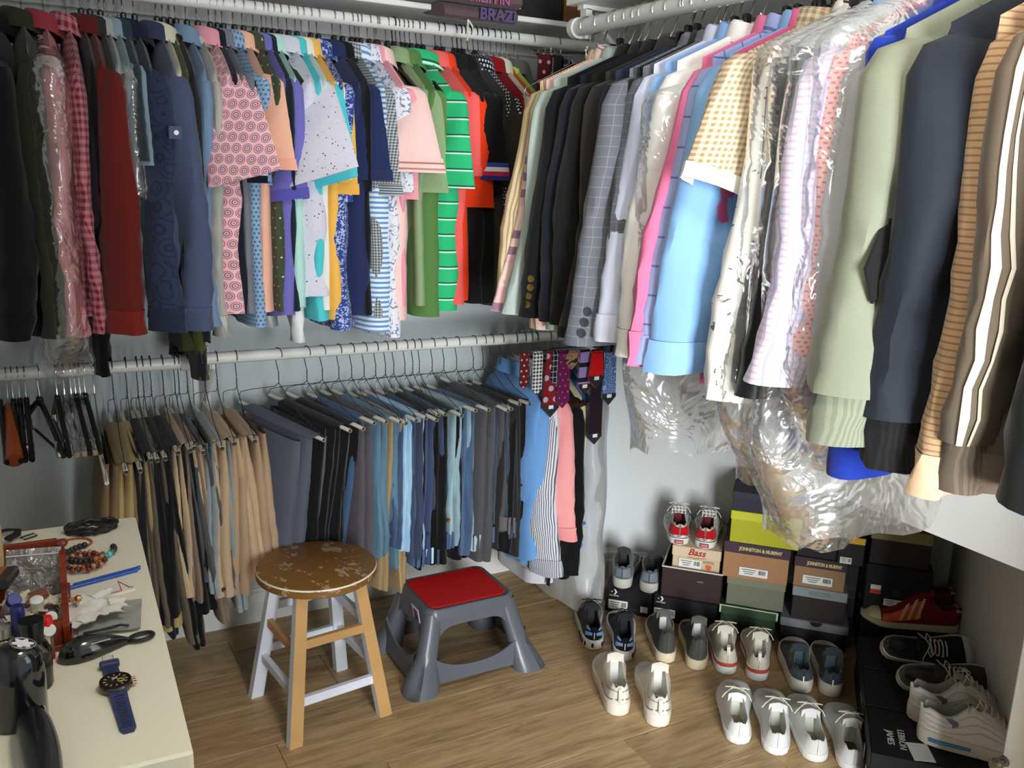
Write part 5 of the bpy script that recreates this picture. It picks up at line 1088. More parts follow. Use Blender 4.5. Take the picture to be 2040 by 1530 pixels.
def sbox(label,B0,B1,z0,z1,D,depth,bm,lm,lidh=.032,over=.003,rz=0.,open_=False,name='shoe_box'):
    w=B1-B0; h=z1-z0; t=thing(name,label,'box',bf((B0+B1)/2,D,z0),AB+rz)
    if open_:
        b=MB(); k=.003
        for c,d in(((0,depth/2,.002),(w,depth,.004)),((0,k/2,h/2),(w,k,h)),((0,depth-k/2,h/2),(w,k,h)),((-w/2+k/2,depth/2,h/2),(k,depth,h)),((w/2-k/2,depth/2,h/2),(k,depth,h))): b.box(c,d)
        b.build('carton',bm,t,False); 
        b=MB()
        for c,d in(((0,.0,h),(w+.002,.005,.004)),((-w/2,depth/2,h),(.005,depth,.004)),((w/2,depth/2,h),(.005,depth,.004))): b.box(c,d)
        b.build('rim',lm,t,False); return t
    b=MB(); b.box((0,depth/2,(h-.002)/2),(w-2*over,depth-2*over,h-.002),bev=.0015); b.build('carton',bm,t,False)
    b=MB(); x=w/2; 
    b.box((0,depth/2,h-.0015),(w,depth,.003),bev=.001)
    b.box((0,.0012,h-lidh/2),(w,.0024,lidh)); b.box((0,depth-.0012,h-lidh/2),(w,.0024,lidh)); b.box((-x+.0012,depth/2,h-lidh/2),(.0024,depth,lidh)); b.box((x-.0012,depth/2,h-lidh/2),(.0024,depth,lidh))
    b.build('lid',lm,t,False); return t
FR=(PI/2,0,0)
DKBX=card((24,23,25)); 
def chev(t,x,z,s=1.):
    W_=plain((226,226,226),.5); b=MB(); M=Matrix(((1,0,0,x),(0,0,-1,-.0026),(0,1,0,z),(0,0,0,1)))
    b.ext([(-.002*s,.010*s),(.003*s,.010*s),(.010*s,0),(.003*s,-.010*s),(-.002*s,-.010*s),(.004*s,0)],.0008,M); b.build('chevron_logo',W_,t,False)
    b=MB(); b.ext([(-.009*s+.0035*s*(1 if k%2==0 else .42)*cos(PI/2+k*PI/5),.0035*s*(1 if k%2==0 else .42)*sin(PI/2+k*PI/5)) for k in range(10)],.0008,M); b.build('star_logo',W_,t,False)
    text('CONVERSE',.0072*s,W_,t,(x-.001,-.0032,z-.0145*s),FR)
t=sbox('black shoe box with white chevron logo carrying the grey sneakers',-0.5485,-0.3759,0.0000,0.0877,2.98,.28,DKBX,card((20,20,22)),.045); chev(t,-.05,.082); boxlabel(t,-.035,.032,.07,.036,seed=2)
b=MB(); b.box((.06,-.0012,.03),(.026,.001,.022)); b.build('tag',PAPER,t,False)
t=sbox('black shoe box with white chevron logo in front of the open brown box',-0.3673,-0.2534,0.0000,0.1046,2.955,.03+.29,DKBX,card((20,20,22)),.045) if False else sbox('black shoe box with white chevron logo below the open brown box',-0.3699,-0.1481,0,0.0969,2.975,.285,DKBX,card((20,20,22)),.040); chev(t,-.085,.088,.95); boxlabel(t,-.07,.035,.075,.032,seed=3)
t=sbox('open dark brown shoe box holding the tan box with script lettering',-0.3484,-0.1408,0.0969,0.2100,2.98,.285,card((52,34,34)),plain((214,206,196),.6),open_=True)
text('cole',.012,plain((150,140,136),.5),t,(.03,-.0012,.075),FR)
t=sbox('tan shoe box with red script lettering under the red checked shoes',-0.3215,-0.1521,0.1014,0.2860,3.0,.27,card((206,180,146)),card((214,190,158)),.036)
text('Bass',.034,plain((170,40,34),.5),t,(.0,-.0012,0.1846-.018),FR,shear=.35,bold=.0006,sx=1.0); b=MB(); b.tube([(-.03,-.0012,0.1846-.036),(.0,-.0012,0.1846-.0385),(.035,-.0012,0.1846-.034)],.0009,4); b.build('underline',plain((170,40,34),.5),t)
boxlabel(t,-.020,0.1846-.060,.078,.032,seed=5); b=MB(); b.box((.045,-.0012,0.1846-.049),(.036,.001,.009)); b.build('tag',plain((170,150,120),.6),t,False)
b=MB(); b.ext([(.009*cos(a)*(1+.25*sin(3*a)),.011*sin(a)*(1+.2*cos(2*a))) for a in [2*PI*k/18 for k in range(18)]],.001,Matrix(((1,0,0,.045),(0,0,-1,-.0008),(0,1,0,0.1846-.067),(0,0,0,1)))); b.build('orange_sticker',plain((226,84,40),.5),t,False)
# second stack
t=sbox('dark green shoe box with pale worn lid edges at the bottom of its stack',-0.1397,0.0534,0,0.1023,2.98,.285,card((30,50,26)),card((46,70,36)),.032,.004)
b=MB(); 
for x in(-.5,.5): b.box((x*0.1907,-.0008,0.1023-.014),(.006,.002,.03))
b.box((0,-.0008,0.1023-.0015),(0.1907,.002,.0035)); b.build('worn_edge',plain((178,200,168),.7),t,False)
sbox('olive grey plain shoe box between green and tan boxes',-0.1256,0.0710,0.1023,0.2082,2.99,.28,card((112,112,92)),card((124,124,102)),.028)
JM=plain((214,196,140),.35,.5)
def jm(t,h,w,lab=True):
    text('JOHNSTON & MURPHY',.0165,JM,t,(.012,-.0016,h-.019),FR,sx=.82*w/.21,bold=.0009); boxlabel(t,-.005,.030,.095,.03,seed=int(w*999))
t=sbox('tan shoe box with plum lid and gold lettering, wider of two',-0.1463,0.0749,0.2049,0.3352,2.985,.295,card((166,120,82)),card((66,46,60)),.038); jm(t,0.1303,.21)
t=sbox('bright yellow green shoe box behind the film bags',-0.1325,0.1007,0.3352,0.4489,2.985,.28,card((172,172,30)),card((194,194,52)),.030)
text('COLE  HAAN',.007,plain((226,226,150),.5),t,(-.055,-.0016,.010),FR)
b=MB(); b.box((.022,-.0024,0.1137-.015),(.014,.0012,.016)); b.build('thumb_notch',card((60,62,40)),t,False)
t=sbox('navy black shoe box with dark red panel on top of the green one',-0.1335,0.0938,0.4489,0.5173,2.985,.28,card((40,40,54)),card((46,46,60)),.02)
b=MB(); b.box((.05,-.0012,.02),(.09,.0012,.03)); b.build('red_panel',card((150,44,44)),t,False)
# third stack
t=sbox('black shoe box with silver grey notched lid at floor level',0.0633,0.2841,0,0.0933,2.98,.285,card((26,25,26)),card((124,124,126)),.03)
b=MB(); b.ext([(.020*cos(a),.016*sin(a)) for a in [PI+PI*k/10 for k in range(11)]],.0014,Matrix(((1,0,0,.005),(0,0,-1,-.0005),(0,1,0,0.0933-.0005),(0,0,0,1)))); b.build('thumb_notch',card((26,25,26)),t,False)
t=sbox('dark brown shoe box with a shiny grey film lid',0.0926,0.2684,0.0933,0.2117,2.985,.28,card((46,32,30)),plain((142,146,146),.25,0,.5,0,.3,60.),.034)
b=MB(); 
for i in range(3): b.box((0,-.0014,0.1184-.012-.006*i),(.07,.0008,.0016))
b.build('faint_print',plain((110,114,114),.5),t,False)
t=sbox('tan shoe box with plum lid and gold lettering, narrower of two',0.0883,0.2566,0.2117,0.3188,2.985,.28,card((150,116,80)),card((62,44,54)),.034); jm(t,0.1071,.165)
sbox('black shoe box under the yellow marked one in the third stack',0.0899,0.2637,0.3188,0.3983,2.99,.28,card((28,27,28)),card((34,33,34)),.02)
t=sbox('black shoe box with yellow corner and white barcode tag',0.2173,0.3036,0.3188,0.4191,2.97,.285,card((30,29,28)),card((24,24,24)),.02)
b=MB(); b.box((.014,-.0014,0.1003-.012),(.05,.0014,.022)); b.build('yellow_panel',plain((222,168,40),.55),t,False); boxlabel(t,-.014,.016,.036,.022,seed=9)
t=sbox('pale brown shoe box half hidden by hanging film bags',0.1293,0.2728,0.3983,0.4809,2.985,.28,card((190,150,90)),card((214,206,196)),.045)
# fourth stack
t=sbox('black shoe box with red and white tag behind the red sneakers',0.3144,0.5137,0,0.3320,2.98,.28,card((22,22,23)),card((20,20,21)),.06)
b=MB(); b.box((-.065,-.0014,0.3320-.085),(.032,.0012,.03),bev=.0005); b.build('white_tag',PAPER,t,False); b=MB(); b.box((-.065,-.0022,0.3320-.093),(.032,.0010,.015)); b.build('red_tag',plain((206,52,40),.5),t,False)
b=MB(); b.lathe([(0,.001),(.013,.001),(.014,-.001)],n=20,M=Matrix.Translation((.0,-.001,0.3320-.088))@Matrix.Rotation(PI/2,4,'X')); b.build('silver_seal',plain((160,160,164),.2,.9),t); boxlabel(t,-.006,0.3320-.125,.06,.024,seed=12)
t=sbox('dark brown shoe box with olive gold lid',0.3156,0.5030,0.3320,0.4568,2.985,.28,card((46,33,32)),card((140,132,84)),.038)
sbox('dark red shoe box tucked under the wall edge',0.3183,0.5043,0.4568,0.4918,2.995,.28,card((104,26,38)),card((96,24,36)),.012)
t=sbox('teal shoe box with a white border on top of the dark red one',0.2643,0.3974,0.4918,0.5565,2.985,.28,card((34,58,68)),card((34,58,68)),.03)
b=MB(); w_=0.1350; h_=0.0648
b.box((0,-.0016,.004),(w_,.0014,.009)); b.box((-w_/2+.003,-.0016,h_/2),(.007,.0014,h_)); b.build('white_border',PAPER,t,False)
# three boxes along the side wall carrying shoes
def lowbox(label,D,dep,h=.14,rz=0.,B0=.300,w=.298): return sbox(label,B0,B0+w,0,h,D,dep,card((27,26,27)),card((22,22,23)),.05,.003,rz)
t=lowbox('black shoe box under the red and orange sneakers',2.645,.20)
t=lowbox('black shoe box under the canvas shoes',2.435,.20); text('K. Cole',.016,plain((190,190,190),.5),t,(-.1505,.10,.10),(PI/2,0,-PI/2),shear=.3)
t=lowbox('black shoe box with white lettering under the white sneakers',2.205,.22); WT=plain((206,204,198),.5)
text('LEBRON',.024,WT,t,(-.070,.085,.1408),(0,0,-PI/2+.0),sx=1.0); text('JAMES',.024,WT,t,(-.098,.085,.1408),(0,0,-PI/2),sx=1.0)
b=MB(); b.box((-.02,.05,.1402),(.052,.075,.0012),M=Matrix.Rotation(.18,4,'Z')); b.build('paper_slip',PAPER,t,False)
for y,z,w in((.13,.06,.035),(.05,.04,.05)):
    b=MB(); b.box((-.1497,y,z),(.0012,.022,w)); b.build('side_label',PAPER,t,False)
# ---------------------------------------------------------------- shoes
def shoe(name,label,loc,rz,up,sole,lin_,L=.285,Wd=.096,Hc=.072,Ht=.085,st=.026,side=1,roll=0.,pitch=0.,op=(.05,.38),toe=None,heelp=None,laces=None,eyel=None,stripe=None,foxing=None,bumps=None,tongue=None,pull=None,extra=None,cat='shoe',toeh=.046,collarpad=0.,insole=None,grp=None,flareS=1.0):
    t=thing(name,label,cat,loc,rot=Matrix.Rotation(rz,3,'Z').to_4x4().__matmul__(Matrix.Rotation(roll,4,'X')@Matrix.Rotation(pitch,4,'Y')).to_euler())
    def hw(s):
        k=[(0,.0),(.015,.30),(.06,.56),(.14,.68),(.3,.70),(.45,.72),(.6,.86),(.72,.97),(.82,.95),(.9,.80),(.96,.54),(.99,.26),(1,.0)]
        for (a,x),(b,y) in zip(k,k[1:]):
            if s<=b: return Wd/2*lp(x,y,(s-a)/(b-a))
        return 0
    cl=lambda s: side*.007*sin(PI*min(1,max(0,(s-.1)/.9)))**1.0-side*.004*s
    tsp=lambda s: .010*sm(.8,1,s)
    # sole
    N_=26; b=MB(); ss=[.5-.5*cos(PI*i/N_) for i in range(N_+1)]
    loop=[(s,1) for s in ss]+[(s,-1) for s in ss[1:-1][::-1]]
    def ring(z,k): return [((s-.5)*L*(1+.012*k)+.5*L,cl(s)+sg*(hw(s)*flareS+.0035*k),z(s)) for s,sg in loop]
    stf=lambda s: st*(1+.18*(1-sm(.1,.5,s)))
    rows=[ring(lambda s:tsp(s),-.8),ring(lambda s:tsp(s)+.003,.6),ring(lambda s:lp(tsp(s),stf(s)+tsp(s)*.6,.55),1.1),ring(lambda s:stf(s)+tsp(s)*.6,.9),ring(lambda s:stf(s)+tsp(s)*.6+.001,-.4)]
    n=len(loop); b.grid(rows,None,True,flip=True); b.cap(0,n); b.cap(4*n,n,flip=True); so=b.build('sole',sole,t)
    if foxing:
        for fm,z0,z1 in foxing:
            b=MB(); b.grid([ring(lambda s,z=z:lp(tsp(s),stf(s)+tsp(s)*.6,z),1.35) for z in(z0,z1)],None,True,flip=True); b.build('sole_band',fm,t)
    if bumps:
        for s,sg in [(.0,1)]+[(q,g) for q in(.05,.12,.2,.3) for g in(1,-1)]:
            b=MB(); c=Vector((s*L-.0,cl(s)+sg*(hw(s)+.004),stf(s)*.52)); b.lathe([(0,-.003),(.0055,-.001),(.0055,.002),(0,.004)],n=10,M=Matrix.Translation(c)@Vector((-1 if s<.02 else (-.6 if s<.1 else -.2),sg*(0 if s<.02 else 1),0)).to_track_quat('Z','Y').to_matrix().to_4x4(),sx=.8,sy=1.6); b.build('sole_spot',bumps,so)
    def H(s):
        if s<op[1]: return lp(Hc,Hc*.86,sm(.03,.17,s))+(Ht-Hc*.86)*sm(.19,op[1],s)
        return lp(Ht,toeh,sm(op[1],.80,s)**.9)*(1-.55*sm(.86,1.0,s))
    NP=17
    def P(s,q,off=0.):
        # q 0..16 across the section: 0 outer sole edge .. 16 inner sole edge
        w=hw(s)*.97; zs=stf(s)+tsp(s)*.6-.002; h=H(s); o=sm(op[0]-.035,op[0]+.015,s)*(1-sm(op[1]-.05,op[1]+.03,s)); u=q/16*2-1; au=abs(u); sg=1 if u>=0 else -1
        a=PI*(q/16); ca=-cos(a); sa=sin(a)
        k=.62 if s>.4 else .5
        yc=w*math.copysign(abs(ca)**.85,ca)*1.0; zc=zs+(h-zs)*abs(sa)**.62
        # open section
        rk=lp(.74,.46,sm(.18,op[1],s))
        if au>.5:
            v=(1-au)/.5; yo=sg*w*(1.03-(1.03-rk-.03)*v**1.5+.03*sin(PI*v)); zo=lp(zs,h,v)
        elif au>.44: yo=sg*w*(rk-.06); zo=h+.0025
        else:
            v=au/.44; yo=sg*w*(rk-.10)*min(1,v*1.5); zo=lp(st+.006,h-.003,sm(.52,1,v))
        x=s*L; y=lp(yc,yo,o); z=lp(zc,zo,o)
        # heel back leans slightly
        x+=.006*sm(.25,0,s)*(z-zs)/max(.02,h-zs)*-.4
        p=Vector((x,cl(s)+y,z))
        if off:
            d=Vector((-.6*max(0,.12-s)/.12,ca*1.,sa*.9)); d.normalize(); p+=d*off
        return p
    sts=[.0005,.006,.018,.035,.055,.08,.11,.15,.2,.25,.3,.34,.38,.41,.44,.47,.5,.55,.6,.66,.72,.78,.84,.89,.93,.96,.98,.993,.9995]
    b=MB(); b.grid([[P(s,q) for q in range(NP)] for s in sts],[[(s*L,q*.012) for q in range(NP)] for s in sts],mf=lambda i,j:1 if (4<=j<=11 and op[0]-.01<sts[i]<op[1]-.015) else 0,flip=False)
    b.build('upper',[up,lin_],t)
    if insole:
        b=MB(); b.grid([[Vector((s*L,cl(s)+hw(s)*.55*k,st+.0075)) for k in(-1,-.5,0,.5,1)] for s in(.05,.08,.14,.22,.3,.38,.44)]); b.build('insole',insole,t)
    def patch(s0,s1,q0,q1,m,nm,off=.0016,ns=8,nq=8,skew=0.):
        b=MB(); b.grid([[P(lp(s0,s1,i/ns)+skew*(j/nq),lp(q0,q1,j/nq),off) for j in range(nq+1)] for i in range(ns+1)]); return b.build(nm,m,t)
    if toe: patch(.82,.985,.3,15.7,toe,'toe_cap',nq=18)
    if heelp:
        patch(.0005,.10,.2,4.0,heelp,'heel_tab'); patch(.0005,.10,12.0,15.8,heelp,'heel_tab')
    if stripe:
        for m,items in stripe:
            for s0,s1,q0,q1,sk in items: patch(s0,s1,q0,q1,m,'side_stripe',.0022,4,6,sk)
    if tongue is not False:
        b=MB(); rows=[]
        for i in range(8):
            f=i/7; ss_=lp(op[1]-.055,op[1]+.12,f); hh=H(max(op[1],ss_))+.003+.010*(1-sm(0,.45,f)); ww=.025*(1-.15*f)
            rows.append([Vector((ss_*L-.006*(1-f),cl(.5)+k*ww,hh-.008*abs(k)**1.5)) for k in(-1,-.6,0,.6,1)])
        rows=[[q+Vector((.004,0,-.03)) for q in rows[0]],[q+Vector((.005,0,-.012)) for q in rows[0]]]+rows
        b.grid(rows); b.build('tongue',tongue or up,t)
    if laces:
        for i in range(5):
            s=op[1]+.05+.045*i; p0=P(s,5.6,.003); p1=P(s+.012,10.4,.003); m=P(s+.006,8,.0055); b=MB(); b.tube([p0,(p0+m)/2+Vector((0,0,.001)),m,(p1+m)/2+Vector((0,0,.001)),p1],.0022,6,flat=.7); b.build('lace',laces,t)
        c=P(op[1]+.035,8,.009); 
        for sg in(-1,1):
            b=MB(); b.tube([c,c+Vector((-.012,sg*.018,.008)),c+Vector((-.004,sg*.034,.002)),c+Vector((.008,sg*.026,-.004)),c+Vector((.004,sg*.01,.002)),c],.0016,6); b.build('lace_loop',laces,t)
            b=MB(); b.tube([c,c+Vector((-.006,sg*.012,.004)),c+Vector((-.02,sg*.034,-.010)),c+Vector((-.018,sg*.042,-.026))],.0015,5); b.build('lace_end',laces,t)
    if eyel:
        for i in range(3):
            for q in(5.2,10.8):
                p=P(op[1]+.07+.055*i,q,.0018); b=MB(); b.box(p,(.008,.006,.003),bev=.001); b.build('eyelet',eyel,t)
    if pull:
        b=MB(); b.tube([(-.002,cl(0),Hc-.016),(-.007,cl(0),Hc-.002),(-.004,cl(0),Hc+.012),(.006,cl(0),Hc+.014),(.012,cl(0),Hc-.002)],.0055,7,flat=.3); b.build('pull_tab',pull,t)
    if extra: extra(t,P,patch,cl,hw,H)
    return t
LEA=lambda c,r=.45: plain(c,r,0,.4,0,.12,70.,.03)
KN=lambda c: fab(c,bump=.35)
def heelband(m,z0,z1,nm='heel_panel'):
    def f(t,P,patch,cl,hw,H):
        for a,b_ in((.3,z1),(16-z1,15.7)): patch(.0006,.16,a,b_,m,nm,.002,8,6)
    return f
D2=math.radians
def blue_extra(t,P,patch,cl,hw,H):
    SK=plain((118,160,206),.4)
    for a,b_ in((1.1,2.3),(13.7,14.9)): patch(.006,.085,a,b_,SK,'heel_window',.002,5,4)
    for a,b_ in((3.1,3.9),(12.1,12.9)): patch(.02,.11,a,b_,SK,'heel_window',.002,5,4)
    b=MB(); b.box((-.004,cl(0),.055),(.002,.003,.022)); b.build('badge',plain((220,224,230),.4),t,False)
BLUEK=KN((24,27,36))
for i,(p,rz) in enumerate([((1.596,2.225,0.000),60),((1.647,2.123,0.000),58)]):
    shoe('sneaker','black and blue sneaker with white spotted sole, '+('nearest to the milky garment bag' if i==0 else 'just behind the white trainers'),p,D2(rz),BLUEK,plain((230,228,224),.5),plain((20,20,24),.8),L=.285,Hc=.084,Ht=.118,st=.030,side=1-2*i,bumps=plain((24,22,24),.5),laces=plain((20,20,22),.6),tongue=plain((22,24,30),.8),extra=blue_extra)
for i,(p,rz) in enumerate([((1.763,2.053,0.000),57),((1.828,1.975,0.000),54)]):
    shoe('ankle_boot','dark grey green ankle boot with cream sole, '+('next to the blue sneakers' if i==0 else 'next to the red banded shoes'),p,D2(rz),LEA((66,66,62),.6),plain((206,192,160),.6),plain((196,192,188),.8),L=.28,Hc=.112,Ht=.135,st=.030,side=1-2*i,op=(.05,.40),tongue=LEA((86,84,78)),insole=plain((30,28,26),.8),stripe=[(plain((150,146,136),.5),[(.02,.10,5.5,5.8,0.)])],cat='shoe')
def wn_extra(t,P,patch,cl,hw,H):
    SV=plain((170,170,170),.3,.5); 
    for a,b_ in((2.6,2.9),(13.1,13.4)): patch(.004,.285,a,b_,SV,'silver_line',.0024,8,3)
    for a,b_ in((.5,.75),(15.25,15.5)): patch(.004,.34,a,b_,plain((120,116,112),.5),'groove',.0022,8,3)
    b=MB(); b.tube([(-.004,cl(0),.05),(-.010,cl(0),.062),(-.010,cl(0),.080),(-.004,cl(0),.092)],.0055,7,flat=.35); b.build('pull_tab',plain((214,208,196),.6),t)
for i,(p,rz) in enumerate([((1.451,1.878,0.000),62),((1.523,1.782,0.000),58)]):
    shoe('sneaker','white leather high collar trainer with silver lines, '+('nearer to the step stool' if i==0 else 'nearer to the white canvas shoes'),p,D2(rz),LEA((222,214,200)),plain((224,216,202),.5),plain((206,202,194),.7),L=.295,Wd=.104,Hc=.100,Ht=.145,st=.034,side=1-2*i,tongue=LEA((214,206,194)),insole=plain((66,64,56),.8),extra=wn_extra)
for i,(p,rz) in enumerate([((1.896,1.913,0.000),52),((1.959,1.840,0.000),49)]):
    shoe('sneaker','stone coloured shoe with rusty red sole band, '+('beside the grey green boots' if i==0 else 'beside the multicoloured runners'),p,D2(rz),KN((206,198,180)),plain((230,228,222),.5),KN((216,210,196)),L=.28,Hc=.088,Ht=.118,st=.034,side=1-2*i,foxing=[(plain((178,72,52),.5),.72,1.04)],laces=plain((206,198,178),.7),pull=KN((222,216,202)),insole=plain((70,26,26),.8),tongue=KN((210,204,190)))
def gr_extra(t,P,patch,cl,hw,H):
    for a,b_ in((.3,3.2),(12.8,15.7)): patch(.0006,.14,a,b_,plain((62,72,80),.3),'heel_panel',.002,8,6)
    b=MB(); b.box((-.006,cl(0),.052),(.0014,.004,.022)); b.build('heel_tick',plain((224,228,226),.4),t,False)
    for k,(s,q,m) in enumerate([(.2,3.0,(120,60,84)),(.28,2.4,(150,120,50)),(.3,3.6,(70,90,70)),(.24,13,(150,60,70)),(.32,12.4,(120,110,60))]): patch(s,s+.05,q,q+.9,plain(m,.6),'colour_patch',.0022,3,3)
    patch(.16,.285,.9,1.7,plain((222,220,214),.5),'side_stripe',.0024,4,3,.03)
for i,(p,rz) in enumerate([((2.036,1.728,0.000),50),((2.102,1.672,0.000),47)]):
    shoe('sneaker','dark slate running shoe with green lining, '+('beside the red banded shoe' if i==0 else 'beside the black boxes'),p,D2(rz),KN((70,76,80)),plain((212,200,184),.5),KN((88,104,112)),L=.285,Wd=.1,Hc=.084,Ht=.112,st=.036,side=1-2*i,insole=plain((88,128,46),.7),extra=gr_extra)
WC=KN((222,220,216))
for i,(p,rz,lab) in enumerate([((1.675,1.619,0.000),50,'nearest to the white trainers'),((1.737,1.534,0.000),50,'second of the row at the front'),((1.813,1.463,0.000),53,'third of the row, laces tied over the opening'),((1.869,1.388,0.000),49,'fourth, closest to the black boxes')]):
    shoe('canvas_shoe','plain white canvas lace up shoe, '+lab,p,D2(rz),WC,plain((226,224,220),.5),plain((196,194,180),.8),L=.30,Wd=.104,Hc=.070,Ht=.092,st=.020,side=1 if i%2==0 else -1,laces=plain((226,220,200),.7),op=(.06,.40),toeh=.050,insole=plain((150,146,120),.8) if i!=3 else plain((110,86,74),.8))
# grey sneakers on the first black box
ZC=0.0877
for i,bb in enumerate((-.492,-.394)):
    q=bf(bb,2.995,ZC+.0005); shoe('sneaker','grey trainer with pale sole on the black chevron box, '+('nearest to the wall corner' if i==0 else 'nearest to the tan box'),q,D2(48-2*i),KN((104,104,104)),plain((186,182,170),.6),plain((40,40,42),.8),L=.265,Wd=.098,Hc=.09,Ht=.118,st=.032,side=1-2*i,extra=heelband(plain((118,124,134),.35),0,3.4),tongue=KN((70,70,70)))
# red checked shoes on the tan box
ZV=0.2860
CHK=fab((226,222,214),'check',(120,116,112),p=.012)
REDC=KN((196,24,32))
def vans_extra(t,P,patch,cl,hw,H):
    for a,b_ in((.3,3.3),(12.7,15.7)): patch(.0006,.20,a,b_,REDC,'heel_panel',.002,8,6)
    b=MB(); b.box((-.0062,cl(0),.015),(.0016,.030,.014)); b.build('heel_badge',plain((176,60,60),.5),t,False); text('VANS',.0085,plain((236,226,220),.5),t,(-.0074,cl(0),.015),(PI/2,0,-PI/2))
for i,bb in enumerate((-.300,-.212)):
    q=bf(bb,3.0,ZV+.0005); shoe('canvas_shoe','red heeled checkerboard skate shoe on the tan box, '+('nearer to the grey trainers' if i==0 else 'nearer to the yellow green box'),q,D2(46+6*(1-i)),CHK,plain((228,226,218),.5),plain((96,16,24),.8),L=.262,Wd=.098,Hc=.080,Ht=.108,st=.026,side=1-2*i,foxing=[(plain((36,30,34),.5),.86,.95)],laces=plain((222,206,206),.7),extra=vans_extra)
# red and orange sneakers
BUR=LEA((120,22,26),.3); CRM=LEA((206,190,142),.5)
def sup(i):
    OR=plain((214,84,32),.5); ST=plain((206,176,128),.5)
    def f(t,P,patch,cl,hw,H):
        for a,b_ in((.4,4.2),(11.8,15.6)): patch(.42,.80,a,b_,OR,'side_panel',.0018,10,6)
        for k in range(3):
            for a,b_,sk in((.5,5.2,-.07),(15.5,10.8,-.07)): patch(.44+.085*k,.475+.085*k,a,b_,ST,'side_stripe',.0032,2,6,sk)
        for a,b_ in((3.4,5.0),(11.0,12.6)): patch(.001,.07,a,b_,CRM,'heel_tab',.002,5,4)
    return f
for i,(p,rz) in enumerate([((2.597,1.612,0.141),138),((2.701,1.708,0.141),139)]):
    shoe('sneaker','burgundy and orange sneaker with cream toe cap, '+('in front of its pair' if i==0 else 'behind its pair against the box'),p,D2(rz),BUR,plain((196,182,140),.55),plain((92,16,20),.6),L=.30,Wd=.1,Hc=.08,Ht=.118,st=.022,side=1-2*i,toe=CRM,tongue=LEA((132,26,30)),extra=sup(i))
# canvas shoes lying on their sides
for i,(p,c,cl_,lab) in enumerate([((2.192,1.593,0.185),(38,40,46),(34,34,38),'navy black canvas shoe with cream sole lying tilted, behind the grey one'),((2.105,1.466,0.180),(84,78,76),(72,64,58),'charcoal grey canvas shoe with cream sole and toe patch, tilted')]):
    shoe('canvas_shoe',lab,p,D2(-32-4*i),KN(c),plain((206,196,168),.6),plain(cl_,.8),L=.285,Wd=.098,Hc=.062,Ht=.07,st=.024,side=-1+2*i,roll=D2(46),laces=plain((206,198,172),.7),eyel=plain((190,182,160),.5),toe=plain((214,202,170) if i else (196,196,194),.6),foxing=[(plain((36,30,30),.5),.84,.93)],toeh=.04)
# white running shoes on the lettered box
def nk(i):
    LN=plain((186,182,180),.5); SW=plain((96,98,110),.4)
    def f(t,P,patch,cl,hw,H):
        for k in range(4):
            for a in(1.0+1.0*k,15.0-1.0*k): patch(.02,.60-.03*k,a-.06,a+.06,LN,'seam_line',.0018,12,1,.0)
        for a,b_,sk in((2.2,2.7,.0),(2.7,3.9,-.05),(13.3,13.8,0.),(12.1,13.3,.05)): patch(.22,.26,a,b_,SW,'hook_mark',.0026,3,4,sk)
        b=MB(); 
        for sg in(1,-1):
            b=MB(); b.tube([(lp(.08,.40,k/8)*.30,cl(.2)+sg*(hw(lp(.08,.40,k/8))+.0045),.022) for k in range(9)],.0055,8,flat=.9); b.build('air_window',plain((60,116,166),.25),t)
    return f
for i,(p,rz,lab) in enumerate([((1.974,1.291,0.141),-50,'white running shoe with blue sole window, nearest on the lettered box'),((2.033,1.367,0.141),-44,'white running shoe half hidden behind its pair')]):
    shoe('running_shoe',lab,p,D2(rz),LEA((224,216,206),.5),plain((216,204,188),.5),plain((158,154,140),.8),L=.33,Wd=.112,Hc=.1,Ht=.135,st=.036,side=-1+2*i,laces=plain((222,212,190),.7),tongue=KN((186,178,160)),extra=nk(i),toeh=.056)
# ---------------------------------------------------------------- top shelf
def fold(name,label,c,w,d,h,mats,n,rz=0.,lab=None):
    t=thing(name,label,'sweater',c,rz); 
    for i in range(n):
        b=MB(); P=[]; z0=h*i/n; z1=h*(i+1)/n; hh=(z1-z0)/2*.98
        for k in range(17):
            x=lp(-w/2,w/2,k/16); row=[]
            for q in range(18):
                a=2*PI*q/18; y=d/2*math.copysign(abs(cos(a))**.5,cos(a)); z=(z0+z1)/2+hh*math.copysign(abs(sin(a))**.7,sin(a))
                y+=.012*noise.noise(Vector((x*9,i,q*.3)))*1.0; row.append((x,y-.012*(i%2),max(.0008,z+.004*noise.noise(Vector((x*7,q*.4,i))))))
            P.append(row)
        b.grid(P,None,True); b.cap(0,18); b.cap(16*18,18,flip=True); b.build('fold',mats[i%len(mats)],t)
    return t
PUR=F((120,98,100),'heather',(102,82,86),p=.006); t=fold('sweater','folded mauve grey sweatshirt with printed capital letters on the shelf edge',(1.262,2.595,1.982),.235,.20,.085,[PUR,PUR],2,-.02); t.rotation_euler=(.20,0,-.02)
LT1=plain((150,78,120),.7); LT2=plain((78,64,112),.8)
text('PHILIPPIN',.034,LT1,t,(.0,-.1235,.066),(math.radians(78),0,0),bold=.001); text('BRAZI',.044,LT2,t,(.045,-.1135,.024),(math.radians(84),0,0),bold=.0012)
b=MB(); b.tube([(-.05,-.113,.004),(-.052,-.122,-.02),(-.049,-.123,-.045),(-.051,-.122,-.052)],.0026,6); b.build('drawstring',plain((206,200,184),.7),t); b=MB(); b.tube([(-.05,-.113,.004),(-.040,-.123,-.010),(-.036,-.121,-.016)],.0026,6); b.build('drawstring',plain((206,200,184),.7),t)
fold('sweater','grey beige sleeve roll beside the mauve sweatshirt on the shelf',(1.118,2.585,2.0145),.06,.13,.055,[F((116,108,98))],1,.1)
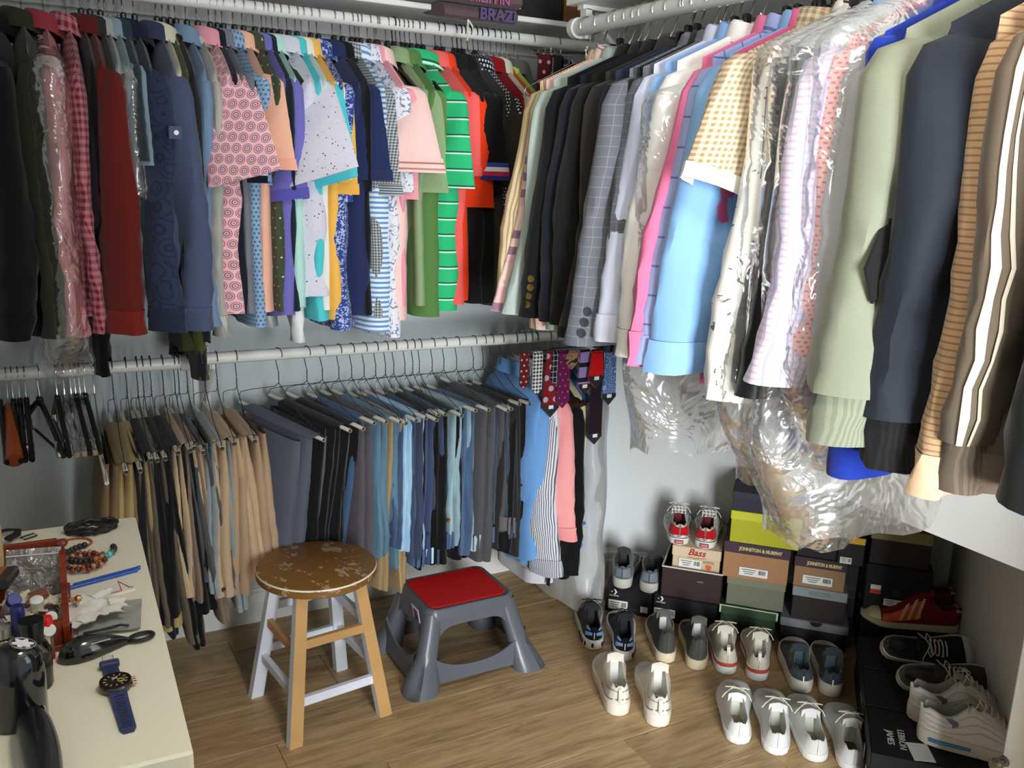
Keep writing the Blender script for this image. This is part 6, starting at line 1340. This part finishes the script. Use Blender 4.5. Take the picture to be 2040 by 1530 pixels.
fold('sweater','folded oatmeal knit behind the mauve sweatshirt',(1.30,2.76,2.0145),.28,.16,.14,[F((176,168,152)),F((164,154,140))],2)
t=cloth_patch('paper_scrap','scrap of white and dark paper over the shelf edge','paper',(.985,2.625,2.0145),.10,.06,plain((226,222,212),.7),.1,31,.004,.001,'sheet')
def pbox(label,c,d,m,lm,lidh,name='storage_box',cat='box'):
    t=thing(name,label,cat,c); b=MB(); b.box((0,0,d[2]/2),(d[0]-.006,d[1]-.006,d[2]-.002),bev=.002); b.build('carton',m,t,False)
    b=MB(); b.box((0,0,d[2]-lidh/2),(d[0],d[1],lidh),bev=.002); b.build('lid',lm,t,False); return t
t=pbox('black cardboard box with white barcode label on the shelf',(1.50,2.755,2.0145),(.225,.27,.20),card((20,22,22)),card((24,26,26)),.06)
b=MB(); b.box((-.075,-.1335,.048),(.066,.001,.052)); b.build('label',plain((196,206,206),.6),t,False); b=MB(); stripes(b,-.092,-.1342,.036,.022,.012,8,4); b.build('label_print',INK,t,False)
pbox('brown cardboard box at the end of the shelf by the bracket',(1.668,2.755,2.0145),(.10,.26,.19),card((120,78,44)),card((128,84,48)),.03)
t=thing('brown_panel','brown wooden board standing behind the neckties on the upper rod','board',(1.60,2.8665,1.70)); b=MB(); b.box((.03,.03,.08),(.15,.016,.16),bev=.002); b.build('board',plain((112,74,40),.5,0,.4,0,.1,40.,.08),t,False); b=MB(); b.lathe([(0,0),(.005,0),(.005,.003),(0,.004)],n=10,M=Matrix.Translation((.02,.0215,.12))@Matrix.Rotation(PI/2,4,'X')); b.build('screw',CHROME,t)
# near edge of frame: pale cabinet knob on the opening's jamb
t=thing('door_knob','small brushed grey knob on the white jamb at the low opening','knob',(1.739,.935,.372)); b=MB(); b.lathe([(0,0),(.012,0),(.011,.003),(.006,.005),(.0055,.016),(.013,.022),(.015,.030),(.011,.036),(0,.038)],n=22,M=Matrix.Rotation(-PI/2,4,'Y')); b.build('knob',plain((128,124,116),.3,.8),t)
